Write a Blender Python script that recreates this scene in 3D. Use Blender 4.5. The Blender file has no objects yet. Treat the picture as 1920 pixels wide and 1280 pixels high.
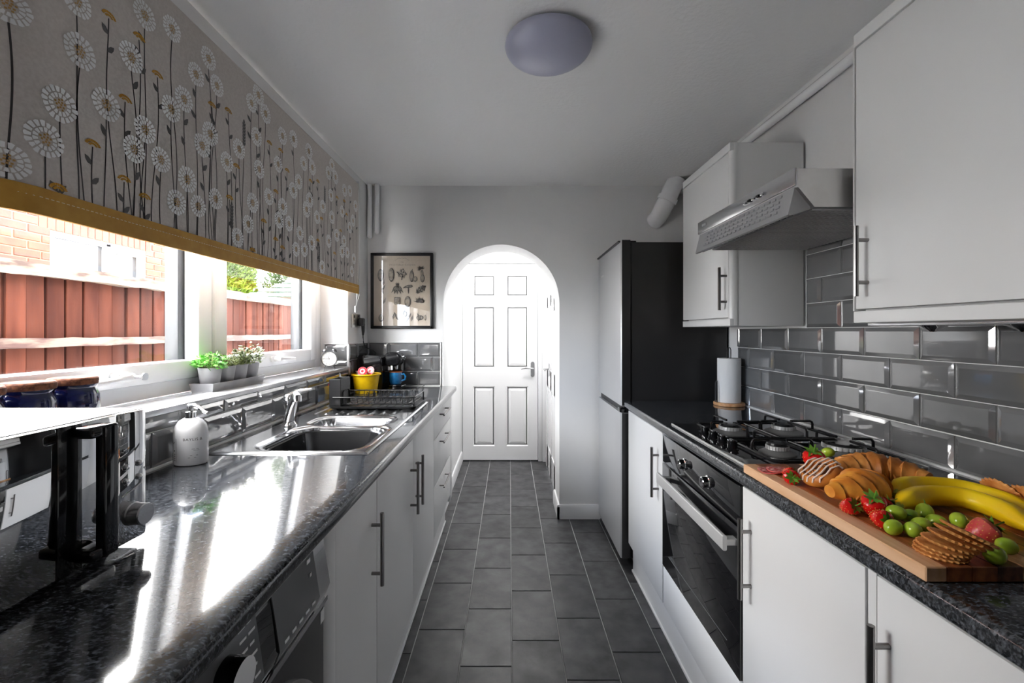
import bpy, bmesh, math, random
from math import pi, sin, cos, radians, sqrt
from mathutils import Vector, Matrix
random.seed(7)
sc = bpy.context.scene
COL = sc.collection

# ------------------------------------------------------------------ camera
F, CX, CY, H = 818.0, 955.0, 621.0, 1.30        # focal length (px), vanishing point, eye height
cam_d = bpy.data.cameras.new('camera'); cam = bpy.data.objects.new('camera', cam_d); COL.objects.link(cam)
cam.location = (0, 0, H); cam.rotation_euler = (pi/2, 0, 0)
cam_d.sensor_fit = 'HORIZONTAL'; cam_d.sensor_width = 36; cam_d.lens = F*36/1920
cam_d.shift_x = (960-CX)/1920; cam_d.shift_y = (CY-640)/1920
cam_d.clip_start = 0.02; cam_d.clip_end = 200
sc.camera = cam
def atz(px, py, Z): Y = (H-Z)*F/(py-CY); return Vector(((px-CX)*Y/F, Y, Z))
def atx(px, py, X): Y = X*F/(px-CX); return Vector((X, Y, H-(py-CY)*Y/F))
def aty(px, py, Y): return Vector(((px-CX)*Y/F, Y, H-(py-CY)*Y/F))

# ------------------------------------------------------------------ world, sun, exposure
sc.view_settings.view_transform = 'Standard'; sc.view_settings.look = 'None'
sc.view_settings.gamma = 1; sc.view_settings.use_curve_mapping = False
sc.view_settings.exposure = 3.1
wd = bpy.data.worlds.new('sky'); sc.world = wd; wd.use_nodes = True
nt = wd.node_tree; nt.nodes.clear()
def N(t, kind, **kw):
    n = t.nodes.new(kind)
    for k, v in kw.items(): setattr(n, k, v)
    return n
tc = N(nt, 'ShaderNodeTexCoord'); sep = N(nt, 'ShaderNodeSeparateXYZ'); nt.links.new(tc.outputs['Generated'], sep.inputs[0])
grad = N(nt, 'ShaderNodeValToRGB'); nt.links.new(sep.outputs['Z'], grad.inputs[0])
grad.color_ramp.elements[0].position = 0.0; grad.color_ramp.elements[0].color = (.62, .74, .90, 1)
grad.color_ramp.elements[1].position = .7; grad.color_ramp.elements[1].color = (.20, .42, .85, 1)
nz = N(nt, 'ShaderNodeTexNoise'); nz.inputs['Scale'].default_value = 3.2; nz.inputs['Detail'].default_value = 6
nt.links.new(tc.outputs['Generated'], nz.inputs['Vector'])
cr = N(nt, 'ShaderNodeValToRGB'); nt.links.new(nz.outputs[0], cr.inputs[0])
cr.color_ramp.elements[0].position = .30; cr.color_ramp.elements[0].color = (0, 0, 0, 1)
cr.color_ramp.elements[1].position = .50; cr.color_ramp.elements[1].color = (1, 1, 1, 1)
mx = N(nt, 'ShaderNodeMixRGB'); nt.links.new(cr.outputs[0], mx.inputs[0]); nt.links.new(grad.outputs[0], mx.inputs[1])
mx.inputs[2].default_value = (1.0, .99, .97, 1)
bg = N(nt, 'ShaderNodeBackground'); nt.links.new(mx.outputs[0], bg.inputs[0]); bg.inputs[1].default_value = 3.9
wo = N(nt, 'ShaderNodeOutputWorld'); nt.links.new(bg.outputs[0], wo.inputs[0])
def light(name, kind, loc, rot, energy, size=None, color=(1, 1, 1)):
    d = bpy.data.lights.new(name, kind); o = bpy.data.objects.new(name, d); COL.objects.link(o)
    o.location = loc; o.rotation_euler = rot; d.energy = energy; d.color = color
    if kind == 'AREA':
        d.shape = 'RECTANGLE'; d.size, d.size_y = size
    elif kind == 'SUN': d.angle = size
    elif size: d.shadow_soft_size = size
    return o
sun = light('sun_offscreen', 'SUN', (3, -2, 8), (radians(38), radians(22), 0), .7, radians(4), (1, .96, .9))
# the kitchen window is a portal for the sky outside; it gives no light of its own
wp = light('kitchen_window_sky_portal', 'AREA', (-1.26, 1.58, 1.6), (0, radians(-90), 0), 1, (1.1, 2.2)); wp.data.cycles.is_portal = True
# the brightly lit passage behind the arch: its ceiling light hangs out of sight above the arch
HALL_LAMP = (-.06, 3.66, 2.0)

# ------------------------------------------------------------------ materials
def rgb(r, g, b):
    f = lambda c: (c/255/12.92) if c/255 <= .04045 else ((c/255+.055)/1.055)**2.4
    return (f(r), f(g), f(b), 1)
def mat(name, col, rough=.5, metal=0, col2=None, vscale=20, vpos=(.35, .65), bump=None, coat=0, stretch=None,
        rand=0, trans=0, emis=None, ior=1.45, detail=4, alpha=1, spec=.5, sheen=0, sss=0, coords='Object', rough2=None):
    m = bpy.data.materials.new(name); m.use_nodes = True; t = m.node_tree; b = t.nodes['Principled BSDF']
    I = b.inputs
    I['Base Color'].default_value = col; I['Roughness'].default_value = rough; I['Metallic'].default_value = metal
    I['IOR'].default_value = ior; I['Coat Weight'].default_value = coat; I['Coat Roughness'].default_value = .05
    I['Transmission Weight'].default_value = trans; I['Alpha'].default_value = alpha
    I['Specular IOR Level'].default_value = spec; I['Sheen Weight'].default_value = sheen
    if sss: I['Subsurface Weight'].default_value = sss; I['Subsurface Radius'].default_value = (.01, .006, .003)
    if emis: I['Emission Color'].default_value = emis[0]; I['Emission Strength'].default_value = emis[1]
    vec = None
    if col2 is not None or bump or rough2 is not None:
        c = N(t, 'ShaderNodeTexCoord'); vec = c.outputs[coords]
        if stretch:
            mp = N(t, 'ShaderNodeMapping'); mp.inputs['Scale'].default_value = stretch; t.links.new(vec, mp.inputs[0]); vec = mp.outputs[0]
        if rand:
            oi = N(t, 'ShaderNodeObjectInfo'); ad = N(t, 'ShaderNodeVectorMath', operation='MULTIPLY_ADD')
            cb = N(t, 'ShaderNodeCombineXYZ')
            for k in range(3): t.links.new(oi.outputs['Random'], cb.inputs[k])
            t.links.new(cb.outputs[0], ad.inputs[0]); ad.inputs[1].default_value = (17, 31, 23); t.links.new(vec, ad.inputs[2]); vec = ad.outputs[0]
    colout = None
    if col2 is not None:
        n = N(t, 'ShaderNodeTexNoise'); n.inputs['Scale'].default_value = vscale; n.inputs['Detail'].default_value = detail
        t.links.new(vec, n.inputs['Vector'])
        r = N(t, 'ShaderNodeValToRGB'); t.links.new(n.outputs[0], r.inputs[0])
        r.color_ramp.elements[0].position, r.color_ramp.elements[1].position = vpos
        r.color_ramp.elements[0].color = col; r.color_ramp.elements[1].color = col2
        colout = r.outputs[0]
    if rand:
        oi = N(t, 'ShaderNodeObjectInfo'); hs = N(t, 'ShaderNodeHueSaturation')
        mr = N(t, 'ShaderNodeMapRange'); mr.inputs['To Min'].default_value = 1-rand; mr.inputs['To Max'].default_value = 1+rand
        t.links.new(oi.outputs['Random'], mr.inputs['Value']); t.links.new(mr.outputs[0], hs.inputs['Value'])
        if colout: t.links.new(colout, hs.inputs['Color'])
        else: hs.inputs['Color'].default_value = col
        colout = hs.outputs[0]
    if colout: t.links.new(colout, I['Base Color'])
    if rough2 is not None:
        n = N(t, 'ShaderNodeTexNoise'); n.inputs['Scale'].default_value = vscale*.4; t.links.new(vec, n.inputs['Vector'])
        mr = N(t, 'ShaderNodeMapRange'); mr.inputs['From Min'].default_value = .3; mr.inputs['From Max'].default_value = .7
        mr.inputs['To Min'].default_value = rough; mr.inputs['To Max'].default_value = rough2
        t.links.new(n.outputs[0], mr.inputs['Value']); t.links.new(mr.outputs[0], I['Roughness'])
    if bump:
        n = N(t, 'ShaderNodeTexNoise'); n.inputs['Scale'].default_value = bump[0]; n.inputs['Detail'].default_value = 5
        t.links.new(vec, n.inputs['Vector'])
        bp = N(t, 'ShaderNodeBump'); bp.inputs['Strength'].default_value = bump[1]; bp.inputs['Distance'].default_value = bump[2] if len(bump) > 2 else .003
        t.links.new(n.outputs[0], bp.inputs['Height']); t.links.new(bp.outputs[0], I['Normal'])
    return m
G = lambda v: (v, v, v, 1)
M = {}
M['wall'] = mat('wall_paint', (.74, .74, .74, 1), .75, col2=(.77, .767, .762, 1), vscale=3, bump=(40, .12))
M['white_wall'] = mat('white_paint', (.84, .84, .84, 1), .6, bump=(30, .08))
M['ceil'] = mat('ceiling_texture_paint', (.90, .90, .90, 1), .8, bump=(55, .38, .006))
M['gloss_white'] = mat('gloss_white_paint', (.86, .86, .87, 1), .22, bump=(12, .03))
M['upvc'] = mat('white_upvc', (.82, .83, .85, 1), .22)
M['upvc_dark'] = mat('anthracite_foil', (.018, .019, .021, 1), .35)
M['door_front'] = mat('pale_grey_door', (.74, .74, .735, 1), .32, bump=(300, .02))
M['carcass'] = mat('grey_end_panel', (.74, .74, .735, 1), .38, bump=(300, .03))
M['plinth'] = mat('white_plinth', (.80, .80, .80, 1), .3)
M['tile'] = mat('grey_glazed_tile', (.140, .142, .145, 1), .05, coat=.6, rand=.10, col2=(.175, .177, .18, 1), vscale=4, spec=.6)
M['floor_tile'] = mat('charcoal_floor_tile', (.030, .030, .032, 1), .28, col2=(.10, .10, .104, 1), vscale=14, vpos=(.34, .80), rand=.18, bump=(60, .18), detail=9, rough2=.5)
M['grout'] = mat('pale_grout', (.45, .45, .45, 1), .8, col2=(.55, .55, .55, 1))
M['chrome'] = mat('chrome', (.82, .82, .83, 1), .06, 1)
M['steel'] = mat('brushed_steel', (.62, .62, .63, 1), .26, 1, bump=(120, .06), stretch=(1, .05, 1))
M['handle'] = mat('brushed_nickel', (.26, .25, .245, 1), .32, 1)
M['sink'] = mat('sink_steel', (.66, .67, .69, 1), .16, 1, bump=(90, .03))
M['hood_steel'] = mat('hood_steel', (.62, .61, .60, 1), .3, 1, col2=(.42, .41, .40, 1), vscale=7, vpos=(.45, .75))
M['satin_bright'] = mat('bright_satin_steel', (.62, .62, .62, 1), .4, .45)
M['burner_alloy'] = mat('cast_burner_alloy', (.20, .20, .20, 1), .5, .4)
M['black_gloss'] = mat('black_gloss_plastic', (.006, .006, .007, 1), .08, coat=.4)
M['black_glass'] = mat('black_glass', (.004, .004, .005, 1), .02, coat=1, spec=.8)
M['black_matt'] = mat('black_matt', (.010, .010, .011, 1), .4)
M['black_iron'] = mat('black_enamel_wire', (.008, .008, .009, 1), .22)
M['rubber'] = mat('dark_rubber', (.02, .02, .02, 1), .6)
M['fridge_silver'] = mat('fridge_silver', (.56, .565, .575, 1), .36, .55, bump=(200, .02))
M['fridge_dark'] = mat('fridge_graphite', (.034, .033, .033, 1), .34, .35)
def thin_glass(name, ior):
    m = bpy.data.materials.new(name); m.use_nodes = True; t = m.node_tree; t.nodes.clear()
    lw = N(t, 'ShaderNodeLayerWeight'); lw.inputs['Blend'].default_value = .5
    pw5 = N(t, 'ShaderNodeMath', operation='POWER'); t.links.new(lw.outputs['Facing'], pw5.inputs[0]); pw5.inputs[1].default_value = 5
    fr = N(t, 'ShaderNodeMath', operation='MULTIPLY_ADD', use_clamp=True); f0 = ((ior-1)/(ior+1))**2
    t.links.new(pw5.outputs[0], fr.inputs[0]); fr.inputs[1].default_value = 1-f0; fr.inputs[2].default_value = f0
    tr = N(t, 'ShaderNodeBsdfTransparent'); gl = N(t, 'ShaderNodeBsdfGlossy'); gl.inputs['Roughness'].default_value = 0
    mi = N(t, 'ShaderNodeMixShader'); out = N(t, 'ShaderNodeOutputMaterial')
    t.links.new(fr.outputs[0], mi.inputs[0]); t.links.new(tr.outputs[0], mi.inputs[1]); t.links.new(gl.outputs[0], mi.inputs[2]); t.links.new(mi.outputs[0], out.inputs[0])
    return m
M['glass'] = thin_glass('clear_glass', 1.3)
M['picture_glass'] = thin_glass('picture_glass', 1.6)
M['mirror_door'] = mat('mirrored_black_glass', (.62, .62, .62, 1), .015, 1)
M['wood_pale'] = mat('pale_beech', rgb(222, 176, 130), .42, col2=rgb(196, 140, 92), vscale=6, stretch=(14, 1, 6))
M['wood_mid'] = mat('oiled_acacia', rgb(176, 104, 56), .38, col2=rgb(122, 66, 34), vscale=5, stretch=(14, 1.2, 8))
M['wood_dark'] = mat('dark_walnut', rgb(128, 84, 60), .4, col2=rgb(74, 46, 34), vscale=5, stretch=(16, 1.2, 10))
M['cork'] = mat('cork', rgb(128, 80, 56), .85, col2=rgb(84, 46, 32), vscale=120, vpos=(.4, .6))
M['jar_blue'] = mat('cobalt_glaze', (.006, .009, .055, 1), .05, coat=1)
M['fabric'] = mat('blind_fabric', rgb(202, 195, 189), .85, col2=rgb(193, 185, 179), vscale=140, bump=(500, .1))
M['mustard'] = mat('mustard_band', rgb(190, 144, 58), .6, col2=rgb(178, 130, 48), vscale=30)
M['ink_white'] = mat('print_white', (.84, .84, .84, 1), .8)
M['ink_gold'] = mat('print_gold', rgb(186, 136, 40), .8)
M['ink_tan'] = mat('print_tan', rgb(186, 150, 96), .8)
M['ink_dark'] = mat('print_charcoal', (.055, .05, .05, 1), .8)
M['ink_leaf'] = mat('print_leaf_grey', (.12, .115, .115, 1), .8)
M['thread'] = mat('cream_thread', (.75, .68, .5, 1), .8)
M['yellow_pot'] = mat('yellow_glaze', rgb(236, 196, 20), .3, col2=rgb(222, 176, 8), vscale=30, bump=(40, .1))
M['red_foil'] = mat('red_foil', rgb(205, 30, 48), .3)
M['white_foil'] = mat('white_foil', (.8, .78, .78, 1), .35)
M['mug_blue'] = mat('blue_mug_glaze', rgb(22, 88, 140), .15, col2=rgb(30, 110, 165), vscale=60, coat=.5)
M['mug_rim'] = mat('brown_mug_rim', rgb(120, 66, 34), .25)
M['pot_grey'] = mat('zinc_pot', (.44, .44, .45, 1), .6, .1, col2=(.34, .34, .35, 1), vscale=14)
M['leaf_green'] = mat('bright_leaf', (.09, .36, .03, 1), .4, col2=(.22, .56, .12, 1), vscale=60, vpos=(.3, .7))
M['leaf_olive'] = mat('olive_leaf', (.10, .16, .03, 1), .5, col2=(.34, .38, .12, 1), vscale=70, vpos=(.3, .7))
M['leaf_dark'] = mat('dark_leaf', (.035, .075, .016, 1), .5, col2=(.20, .25, .06, 1), vscale=70, vpos=(.3, .7))
M['leaf_sage'] = mat('sage_leaf', (.10, .15, .05, 1), .5, col2=(.36, .42, .22, 1), vscale=70, vpos=(.3, .7))
M['conifer'] = mat('conifer_green', (.018, .048, .004, 1), .6, col2=(.10, .155, .009, 1), vscale=2.2, vpos=(.35, .66))
M['conifer_dark'] = mat('conifer_dark', (.010, .028, .005, 1), .6, col2=(.042, .078, .010, 1), vscale=2.5, vpos=(.35, .66))
M['bark'] = mat('bark', (.06, .04, .025, 1), .8)
M['soap'] = mat('white_soap_bottle', (.82, .82, .83, 1), .15, coat=.3)
M['paper_roll'] = mat('kitchen_paper', (.84, .83, .81, 1), .9, bump=(160, .25))
M['brick'] = mat('red_brick', rgb(92, 46, 32), .85, col2=rgb(78, 36, 25), vscale=9, rand=.22, bump=(60, .4))
M['mortar'] = mat('sandy_mortar', rgb(104, 88, 67), .9, col2=rgb(94, 78, 59), vscale=40)
M['fence_wood'] = mat('stained_fence_board', (.027, .0065, .0036, 1), .8, spec=.06, col2=(.055, .0155, .0082, 1), vscale=3.2, stretch=(4, 4, .6), rand=.25, bump=(22, .2), detail=8)
M['fence_rail'] = mat('weathered_rail', (.036, .011, .0065, 1), .8, col2=(.10, .067, .048, 1), vscale=5, stretch=(4, 1, 4), vpos=(.46, .60), bump=(30, .5), detail=8)
M['fence_cap'] = mat('bleached_timber', (.036, .018, .011, 1), .85, col2=(.14, .105, .075, 1), vscale=7, stretch=(4, 1, 4), vpos=(.36, .56), bump=(30, .6), detail=8)
M['fence_post'] = mat('pale_post_timber', (.10, .08, .05, 1), .8, col2=(.14, .11, .075, 1), vscale=5, stretch=(6, 6, 1))
M['shed_roof'] = mat('green_felt', (.020, .032, .022, 1), .9, col2=(.028, .042, .030, 1), vscale=60)
M['roof_tile'] = mat('brown_roof_tile', (.11, .06, .045, 1), .85, rand=.15)
M['ground'] = mat('pale_concrete', (.40, .39, .37, 1), .9, col2=(.50, .49, .46, 1), vscale=40)
M['dome'] = mat('opal_diffuser', (.46, .47, .60, 1), .28)
M['lamp_panel'] = mat('lamp_panel', (.9, .9, .9, 1), .4, emis=((1, .985, .96, 1), 3.0))
M['print_paper'] = mat('aged_paper', rgb(200, 188, 172), .7, col2=rgb(198, 184, 166), vscale=6)
M['engrave'] = mat('engraving_ink', (.035, .032, .03, 1), .8, col2=(.18, .165, .15, 1), vscale=45, vpos=(.35, .7))
M['wash_body'] = mat('graphite_appliance', (.032, .030, .031, 1), .3, .2)
M['wash_panel'] = mat('smoked_panel', (.17, .175, .18, 1), .2, .2)
M['label_white'] = mat('label_white', (.75, .75, .75, 1), .5)
M['label_grey'] = mat('label_grey', (.35, .35, .36, 1), .5)
M['metal_socket'] = mat('brushed_socket_plate', (.55, .53, .50, 1), .3, 1)
M['banana'] = mat('banana_skin', rgb(252, 214, 22), .42, col2=rgb(244, 196, 10), vscale=10, sss=.1)
M['banana_tip'] = mat('banana_stem', rgb(176, 178, 48), .5)
M['grape'] = mat('green_grape', rgb(176, 196, 62), .16, col2=rgb(150, 178, 46), vscale=40, sss=.35)
M['grape_red'] = mat('dark_red_grape', rgb(120, 26, 38), .2)
M['strawberry'] = mat('strawberry_red', rgb(222, 28, 24), .2, col2=rgb(190, 10, 14), vscale=30, coat=.3, bump=(260, .35, .002))
M['strawberry_pale'] = mat('strawberry_pink', rgb(214, 96, 84), .3, col2=rgb(190, 50, 54), vscale=40, bump=(260, .35, .002))
M['calyx'] = mat('strawberry_leaf', rgb(112, 158, 50), .5, col2=rgb(70, 120, 34), vscale=60)
M['seed'] = mat('strawberry_seed', rgb(236, 190, 90), .5)
M['crust'] = mat('croissant_crust', rgb(190, 100, 20), .4, col2=rgb(236, 164, 62), vscale=24, vpos=(.3, .7), bump=(60, .35))
M['crust_dark'] = mat('croissant_crust_pale', rgb(172, 98, 34), .5, col2=rgb(222, 154, 78), vscale=26, vpos=(.3, .7), bump=(60, .4))
M['pastry'] = mat('pastry_crust', rgb(206, 132, 56), .45, col2=rgb(176, 98, 34), vscale=22, bump=(70, .3))
M['filling'] = mat('dark_filling', rgb(66, 30, 16), .4)
M['icing'] = mat('white_icing', rgb(244, 226, 214), .4)
M['cracker'] = mat('baked_cracker', rgb(226, 164, 92), .65, col2=rgb(190, 116, 50), vscale=36, bump=(150, .4))
M['salami'] = mat('salami', rgb(168, 58, 56), .4, col2=rgb(232, 186, 178), vscale=130, vpos=(.48, .62))
M['clock_face'] = mat('cream_dial', (.78, .76, .70, 1), .4)
M['copper_dark'] = mat('dark_pewter', (.16, .16, .165, 1), .3, .9)
M['tray_black'] = mat('anthracite_plastic', (.022, .022, .023, 1), .35)
M['white_plastic'] = mat('white_plastic', (.78, .78, .78, 1), .3)
M['bowl_dark'] = mat('dark_basin', (.012, .012, .013, 1), .25)

_b = M['tile'].node_tree.nodes['Principled BSDF'].inputs
_b['Coat Weight'].default_value = 1; _b['Coat IOR'].default_value = 1.95; _b['Coat Roughness'].default_value = .03; _b['IOR'].default_value = 1.6

def granite(name, lo, hi, rough):
    m = bpy.data.materials.new(name); m.use_nodes = True; t = m.node_tree; b = t.nodes['Principled BSDF']
    c = N(t, 'ShaderNodeTexCoord')
    mp = N(t, 'ShaderNodeMapping'); mp.inputs['Scale'].default_value = (.7, 1.3, 1); t.links.new(c.outputs['Object'], mp.inputs[0])
    n1 = N(t, 'ShaderNodeTexNoise'); n1.inputs['Scale'].default_value = 150; n1.inputs['Detail'].default_value = 5; n1.inputs['Distortion'].default_value = .6
    n2 = N(t, 'ShaderNodeTexVoronoi'); n2.inputs['Scale'].default_value = 320
    for n in (n1, n2): t.links.new(mp.outputs[0], n.inputs['Vector'])
    r1 = N(t, 'ShaderNodeValToRGB'); t.links.new(n1.outputs[0], r1.inputs[0])
    e = r1.color_ramp.elements; e[0].position = .38; e[0].color = lo; e[1].position = .78; e[1].color = hi
    r2 = N(t, 'ShaderNodeValToRGB'); t.links.new(n2.outputs['Color'], r2.inputs[0])
    e = r2.color_ramp.elements; e[0].position = .2; e[0].color = G(.35); e[1].position = .9; e[1].color = G(1.3)
    mu = N(t, 'ShaderNodeMixRGB', blend_type='MULTIPLY'); mu.inputs[0].default_value = 1
    t.links.new(r1.outputs[0], mu.inputs[1]); t.links.new(r2.outputs[0], mu.inputs[2]); t.links.new(mu.outputs[0], b.inputs['Base Color'])
    b.inputs['Roughness'].default_value = rough; b.inputs['Coat Weight'].default_value = .5; b.inputs['Coat Roughness'].default_value = .03
    n3 = N(t, 'ShaderNodeTexNoise'); n3.inputs['Scale'].default_value = 22; t.links.new(c.outputs['Object'], n3.inputs['Vector'])
    bp = N(t, 'ShaderNodeBump'); bp.inputs['Strength'].default_value = .035; bp.inputs['Distance'].default_value = .002
    t.links.new(n3.outputs[0], bp.inputs['Height']); t.links.new(bp.outputs[0], b.inputs['Normal']); t.links.new(bp.outputs[0], b.inputs['Coat Normal'])
    return m
M['worktop'] = granite('speckled_worktop', (.010, .011, .013, 1), (.15, .16, .18, 1), .10)

# ------------------------------------------------------------------ mesh helpers
W = {}                                             # world position of each object's origin
def bmn(): return bmesh.new()
def box(bm, x0, x1, y0, y1, z0, z1, bev=0, seg=2, mi=0):
    t = bmesh.new(); bmesh.ops.create_cube(t, size=1)
    for v in t.verts: v.co = Vector((x0+(v.co.x+.5)*(x1-x0), y0+(v.co.y+.5)*(y1-y0), z0+(v.co.z+.5)*(z1-z0)))
    if bev: bmesh.ops.bevel(t, geom=t.edges[:], offset=bev, segments=seg, affect='EDGES', profile=.5)
    merge(bm, t, mi); return bm
def merge(bm, t, mi=0, mtx=None):
    if mtx is not None: t.transform(mtx)
    for f in t.faces: f.material_index = mi or f.material_index
    me = bpy.data.meshes.new('tmp'); t.to_mesh(me); t.free(); bm.from_mesh(me); bpy.data.meshes.remove(me)
def frame_of(d):
    d = d.normalized(); u = d.orthogonal().normalized(); return u, d.cross(u)
def tube(bm, pts, r, n=8, closed=False, cap=True, mi=0, flat=None):
    pts = [Vector(p) for p in pts]; K = len(pts); rings = []
    rr = r if isinstance(r, (list, tuple)) else [r]*K
    u = None
    for i, p in enumerate(pts):
        a = pts[i-1] if (i > 0 or closed) else p; b = pts[(i+1) % K] if (i < K-1 or closed) else p
        d = (b-a).normalized()
        if u is None: u = d.orthogonal().normalized()
        else:
            u = u-d*u.dot(d)
            u = u.normalized() if u.length > 1e-6 else d.orthogonal().normalized()
        v = d.cross(u)
        rings.append([bm.verts.new(p+u*rr[i]*cos(2*pi*k/n)+v*rr[i]*sin(2*pi*k/n)) for k in range(n)])
    for i in range(K if closed else K-1):
        A, B = rings[i], rings[(i+1) % K]
        off = 0
        if closed and i == K-1:
            off = min(range(n), key=lambda s: (A[0].co-B[s].co).length)
        for k in range(n):
            f = bm.faces.new((A[k], A[(k+1) % n], B[(k+1+off) % n], B[(k+off) % n])); f.material_index = mi
    if cap and not closed:
        for R, s in ((rings[0], -1), (rings[-1], 1)):
            f = bm.faces.new(R if s > 0 else R[::-1]); f.material_index = mi
    return bm
def cyl(bm, p0, p1, r0, r1=None, n=20, mi=0):
    return tube(bm, [p0, p1], [r0, r0 if r1 is None else r1], n, mi=mi)
def lathe(bm, prof, loc=(0, 0, 0), n=28, axis='Z', mi=0, sx=1, sy=1, cap=True):
    t = bmesh.new(); rings = []
    for r, z in prof: rings.append([t.verts.new((max(r, 1e-5)*cos(2*pi*k/n)*sx, max(r, 1e-5)*sin(2*pi*k/n)*sy, z)) for k in range(n)])
    for A, B in zip(rings, rings[1:]):
        for k in range(n): t.faces.new((A[k], A[(k+1) % n], B[(k+1) % n], B[k]))
    if cap: t.faces.new(rings[0][::-1]); t.faces.new(rings[-1])
    R = {'Z': Matrix(), 'X': Matrix.Rotation(pi/2, 4, 'Y'), 'Y': Matrix.Rotation(-pi/2, 4, 'X'), '-X': Matrix.Rotation(-pi/2, 4, 'Y'), '-Y': Matrix.Rotation(pi/2, 4, 'X')}[axis]
    merge(bm, t, mi, Matrix.Translation(loc) @ R); return bm
def prism(bm, poly, axis, a0, a1, mi=0):
    """poly: 2-D outline in the two other axes (XY order kept), extruded along axis from a0 to a1"""
    def P(p, a): return {'X': (a, p[0], p[1]), 'Y': (p[0], a, p[1]), 'Z': (p[0], p[1], a)}[axis]
    A = [bm.verts.new(P(p, a0)) for p in poly]; B = [bm.verts.new(P(p, a1)) for p in poly]; n = len(poly); fs = []
    for k in range(n): fs.append(bm.faces.new((A[k], A[(k+1) % n], B[(k+1) % n], B[k])))
    fs += [bm.faces.new(A[::-1]), bm.faces.new(B)]
    for f in fs: f.material_index = mi
    bmesh.ops.recalc_face_normals(bm, faces=fs); return bm
def ball(bm, c, r, u=16, v=10, mi=0, mtx=None):
    t = bmesh.new(); bmesh.ops.create_uvsphere(t, u_segments=u, v_segments=v, radius=1)
    r = r if isinstance(r, (tuple, list)) else (r, r, r)
    m = Matrix.Diagonal((*r, 1))
    if mtx is not None: m = mtx @ m
    merge(bm, t, mi, Matrix.Translation(c) @ m); return bm
def quad(bm, *ps, mi=0):
    f = bm.faces.new([bm.verts.new(p) for p in ps]); f.material_index = mi; return f
def setp(o, label=None, cat=None, group=None, kind=None):
    if label: o['label'] = label
    if cat: o['category'] = cat
    if group: o['group'] = group
    if kind: o['kind'] = kind
    return o
def thing(name, label, cat, loc=(0, 0, 0), group=None, kind=None):
    o = bpy.data.objects.new(name, None); o.empty_display_size = .05; COL.objects.link(o)
    o.location = loc; W[o] = Vector(loc); return setp(o, label, cat, group, kind)
def obj(name, bm, m, parent=None, label=None, cat=None, group=None, kind=None, angle=35, recalc=False, origin=None):
    """links the bmesh (world coordinates) as one mesh object with its origin at its base"""
    if recalc: bmesh.ops.recalc_face_normals(bm, faces=bm.faces[:])
    me = bpy.data.meshes.new(name); 
    xs = [v.co for v in bm.verts]
    lo = Vector([min(c[i] for c in xs) for i in range(3)]); hi = Vector([max(c[i] for c in xs) for i in range(3)])
    org = Vector(origin) if origin is not None else Vector(((lo.x+hi.x)/2, (lo.y+hi.y)/2, lo.z))
    bm.transform(Matrix.Translation(-org)); bm.to_mesh(me); bm.free()
    for mm in (m if isinstance(m, (list, tuple)) else [m]): me.materials.append(M[mm] if isinstance(mm, str) else mm)
    if angle:
        me.shade_smooth(); me.set_sharp_from_angle(angle=radians(angle))
    o = bpy.data.objects.new(name, me); COL.objects.link(o); W[o] = org
    if parent is not None: o.parent = parent; o.location = org-W[parent]
    else: o.location = org
    return setp(o, label, cat, group, kind)
def clone(o, loc=None, rot=None, scale=None, label=None, group=None, parent=None):
    c = o.copy(); COL.objects.link(c)
    if parent is not None: c.parent = parent
    if loc is not None: c.location = loc
    if rot is not None: c.rotation_euler = rot
    if scale is not None: c.scale = (scale,)*3 if not isinstance(scale, tuple) else scale
    if label: c['label'] = label
    if group: c['group'] = group
    W[c] = Vector(c.location)
    for ch in list(o.children): clone(ch, parent=c)
    return c
def struct(name, bm, m, label, cat, parent=None, **k):
    return obj(name, bm, m, parent, label, cat, kind='structure', **k)
def text(name, s, size, mtx, m, parent, extrude=.0002, label=None, space=1.0, align='LEFT'):
    cu = bpy.data.curves.new('t', 'FONT'); cu.body = s; cu.size = size; cu.extrude = extrude; cu.space_character = space; cu.align_x = align
    o = bpy.data.objects.new('t', cu); COL.objects.link(o)
    me = bpy.data.meshes.new_from_object(o.evaluated_get(bpy.context.evaluated_depsgraph_get()))
    bpy.data.objects.remove(o); bm = bmesh.new(); bm.from_mesh(me); bpy.data.meshes.remove(me); bm.transform(mtx)
    return obj(name, bm, m, parent, label=label, angle=0)
def rrect(cx, cy, hx, hy, r, n=5):
    out = []
    for sx, sy, a0 in ((1, 1, 0), (-1, 1, 90), (-1, -1, 180), (1, -1, 270)):
        for k in range(n+1):
            a = radians(a0+90*k/n); out.append((cx+sx*(hx-r)+r*cos(a), cy+sy*(hy-r)+r*sin(a)))
    return out
# ================================================================== the setting
XL, XR, YB, ZC, ZW = -.985, 1.214, 3.035, 2.312, .92      # left wall, right wall, back wall, ceiling, worktop height
YR = -2.5                                                # wall behind the camera
Y0W, Y1W, ZSILL, ZWT = .48, 2.66, 1.085, 2.10            # kitchen window opening

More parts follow.
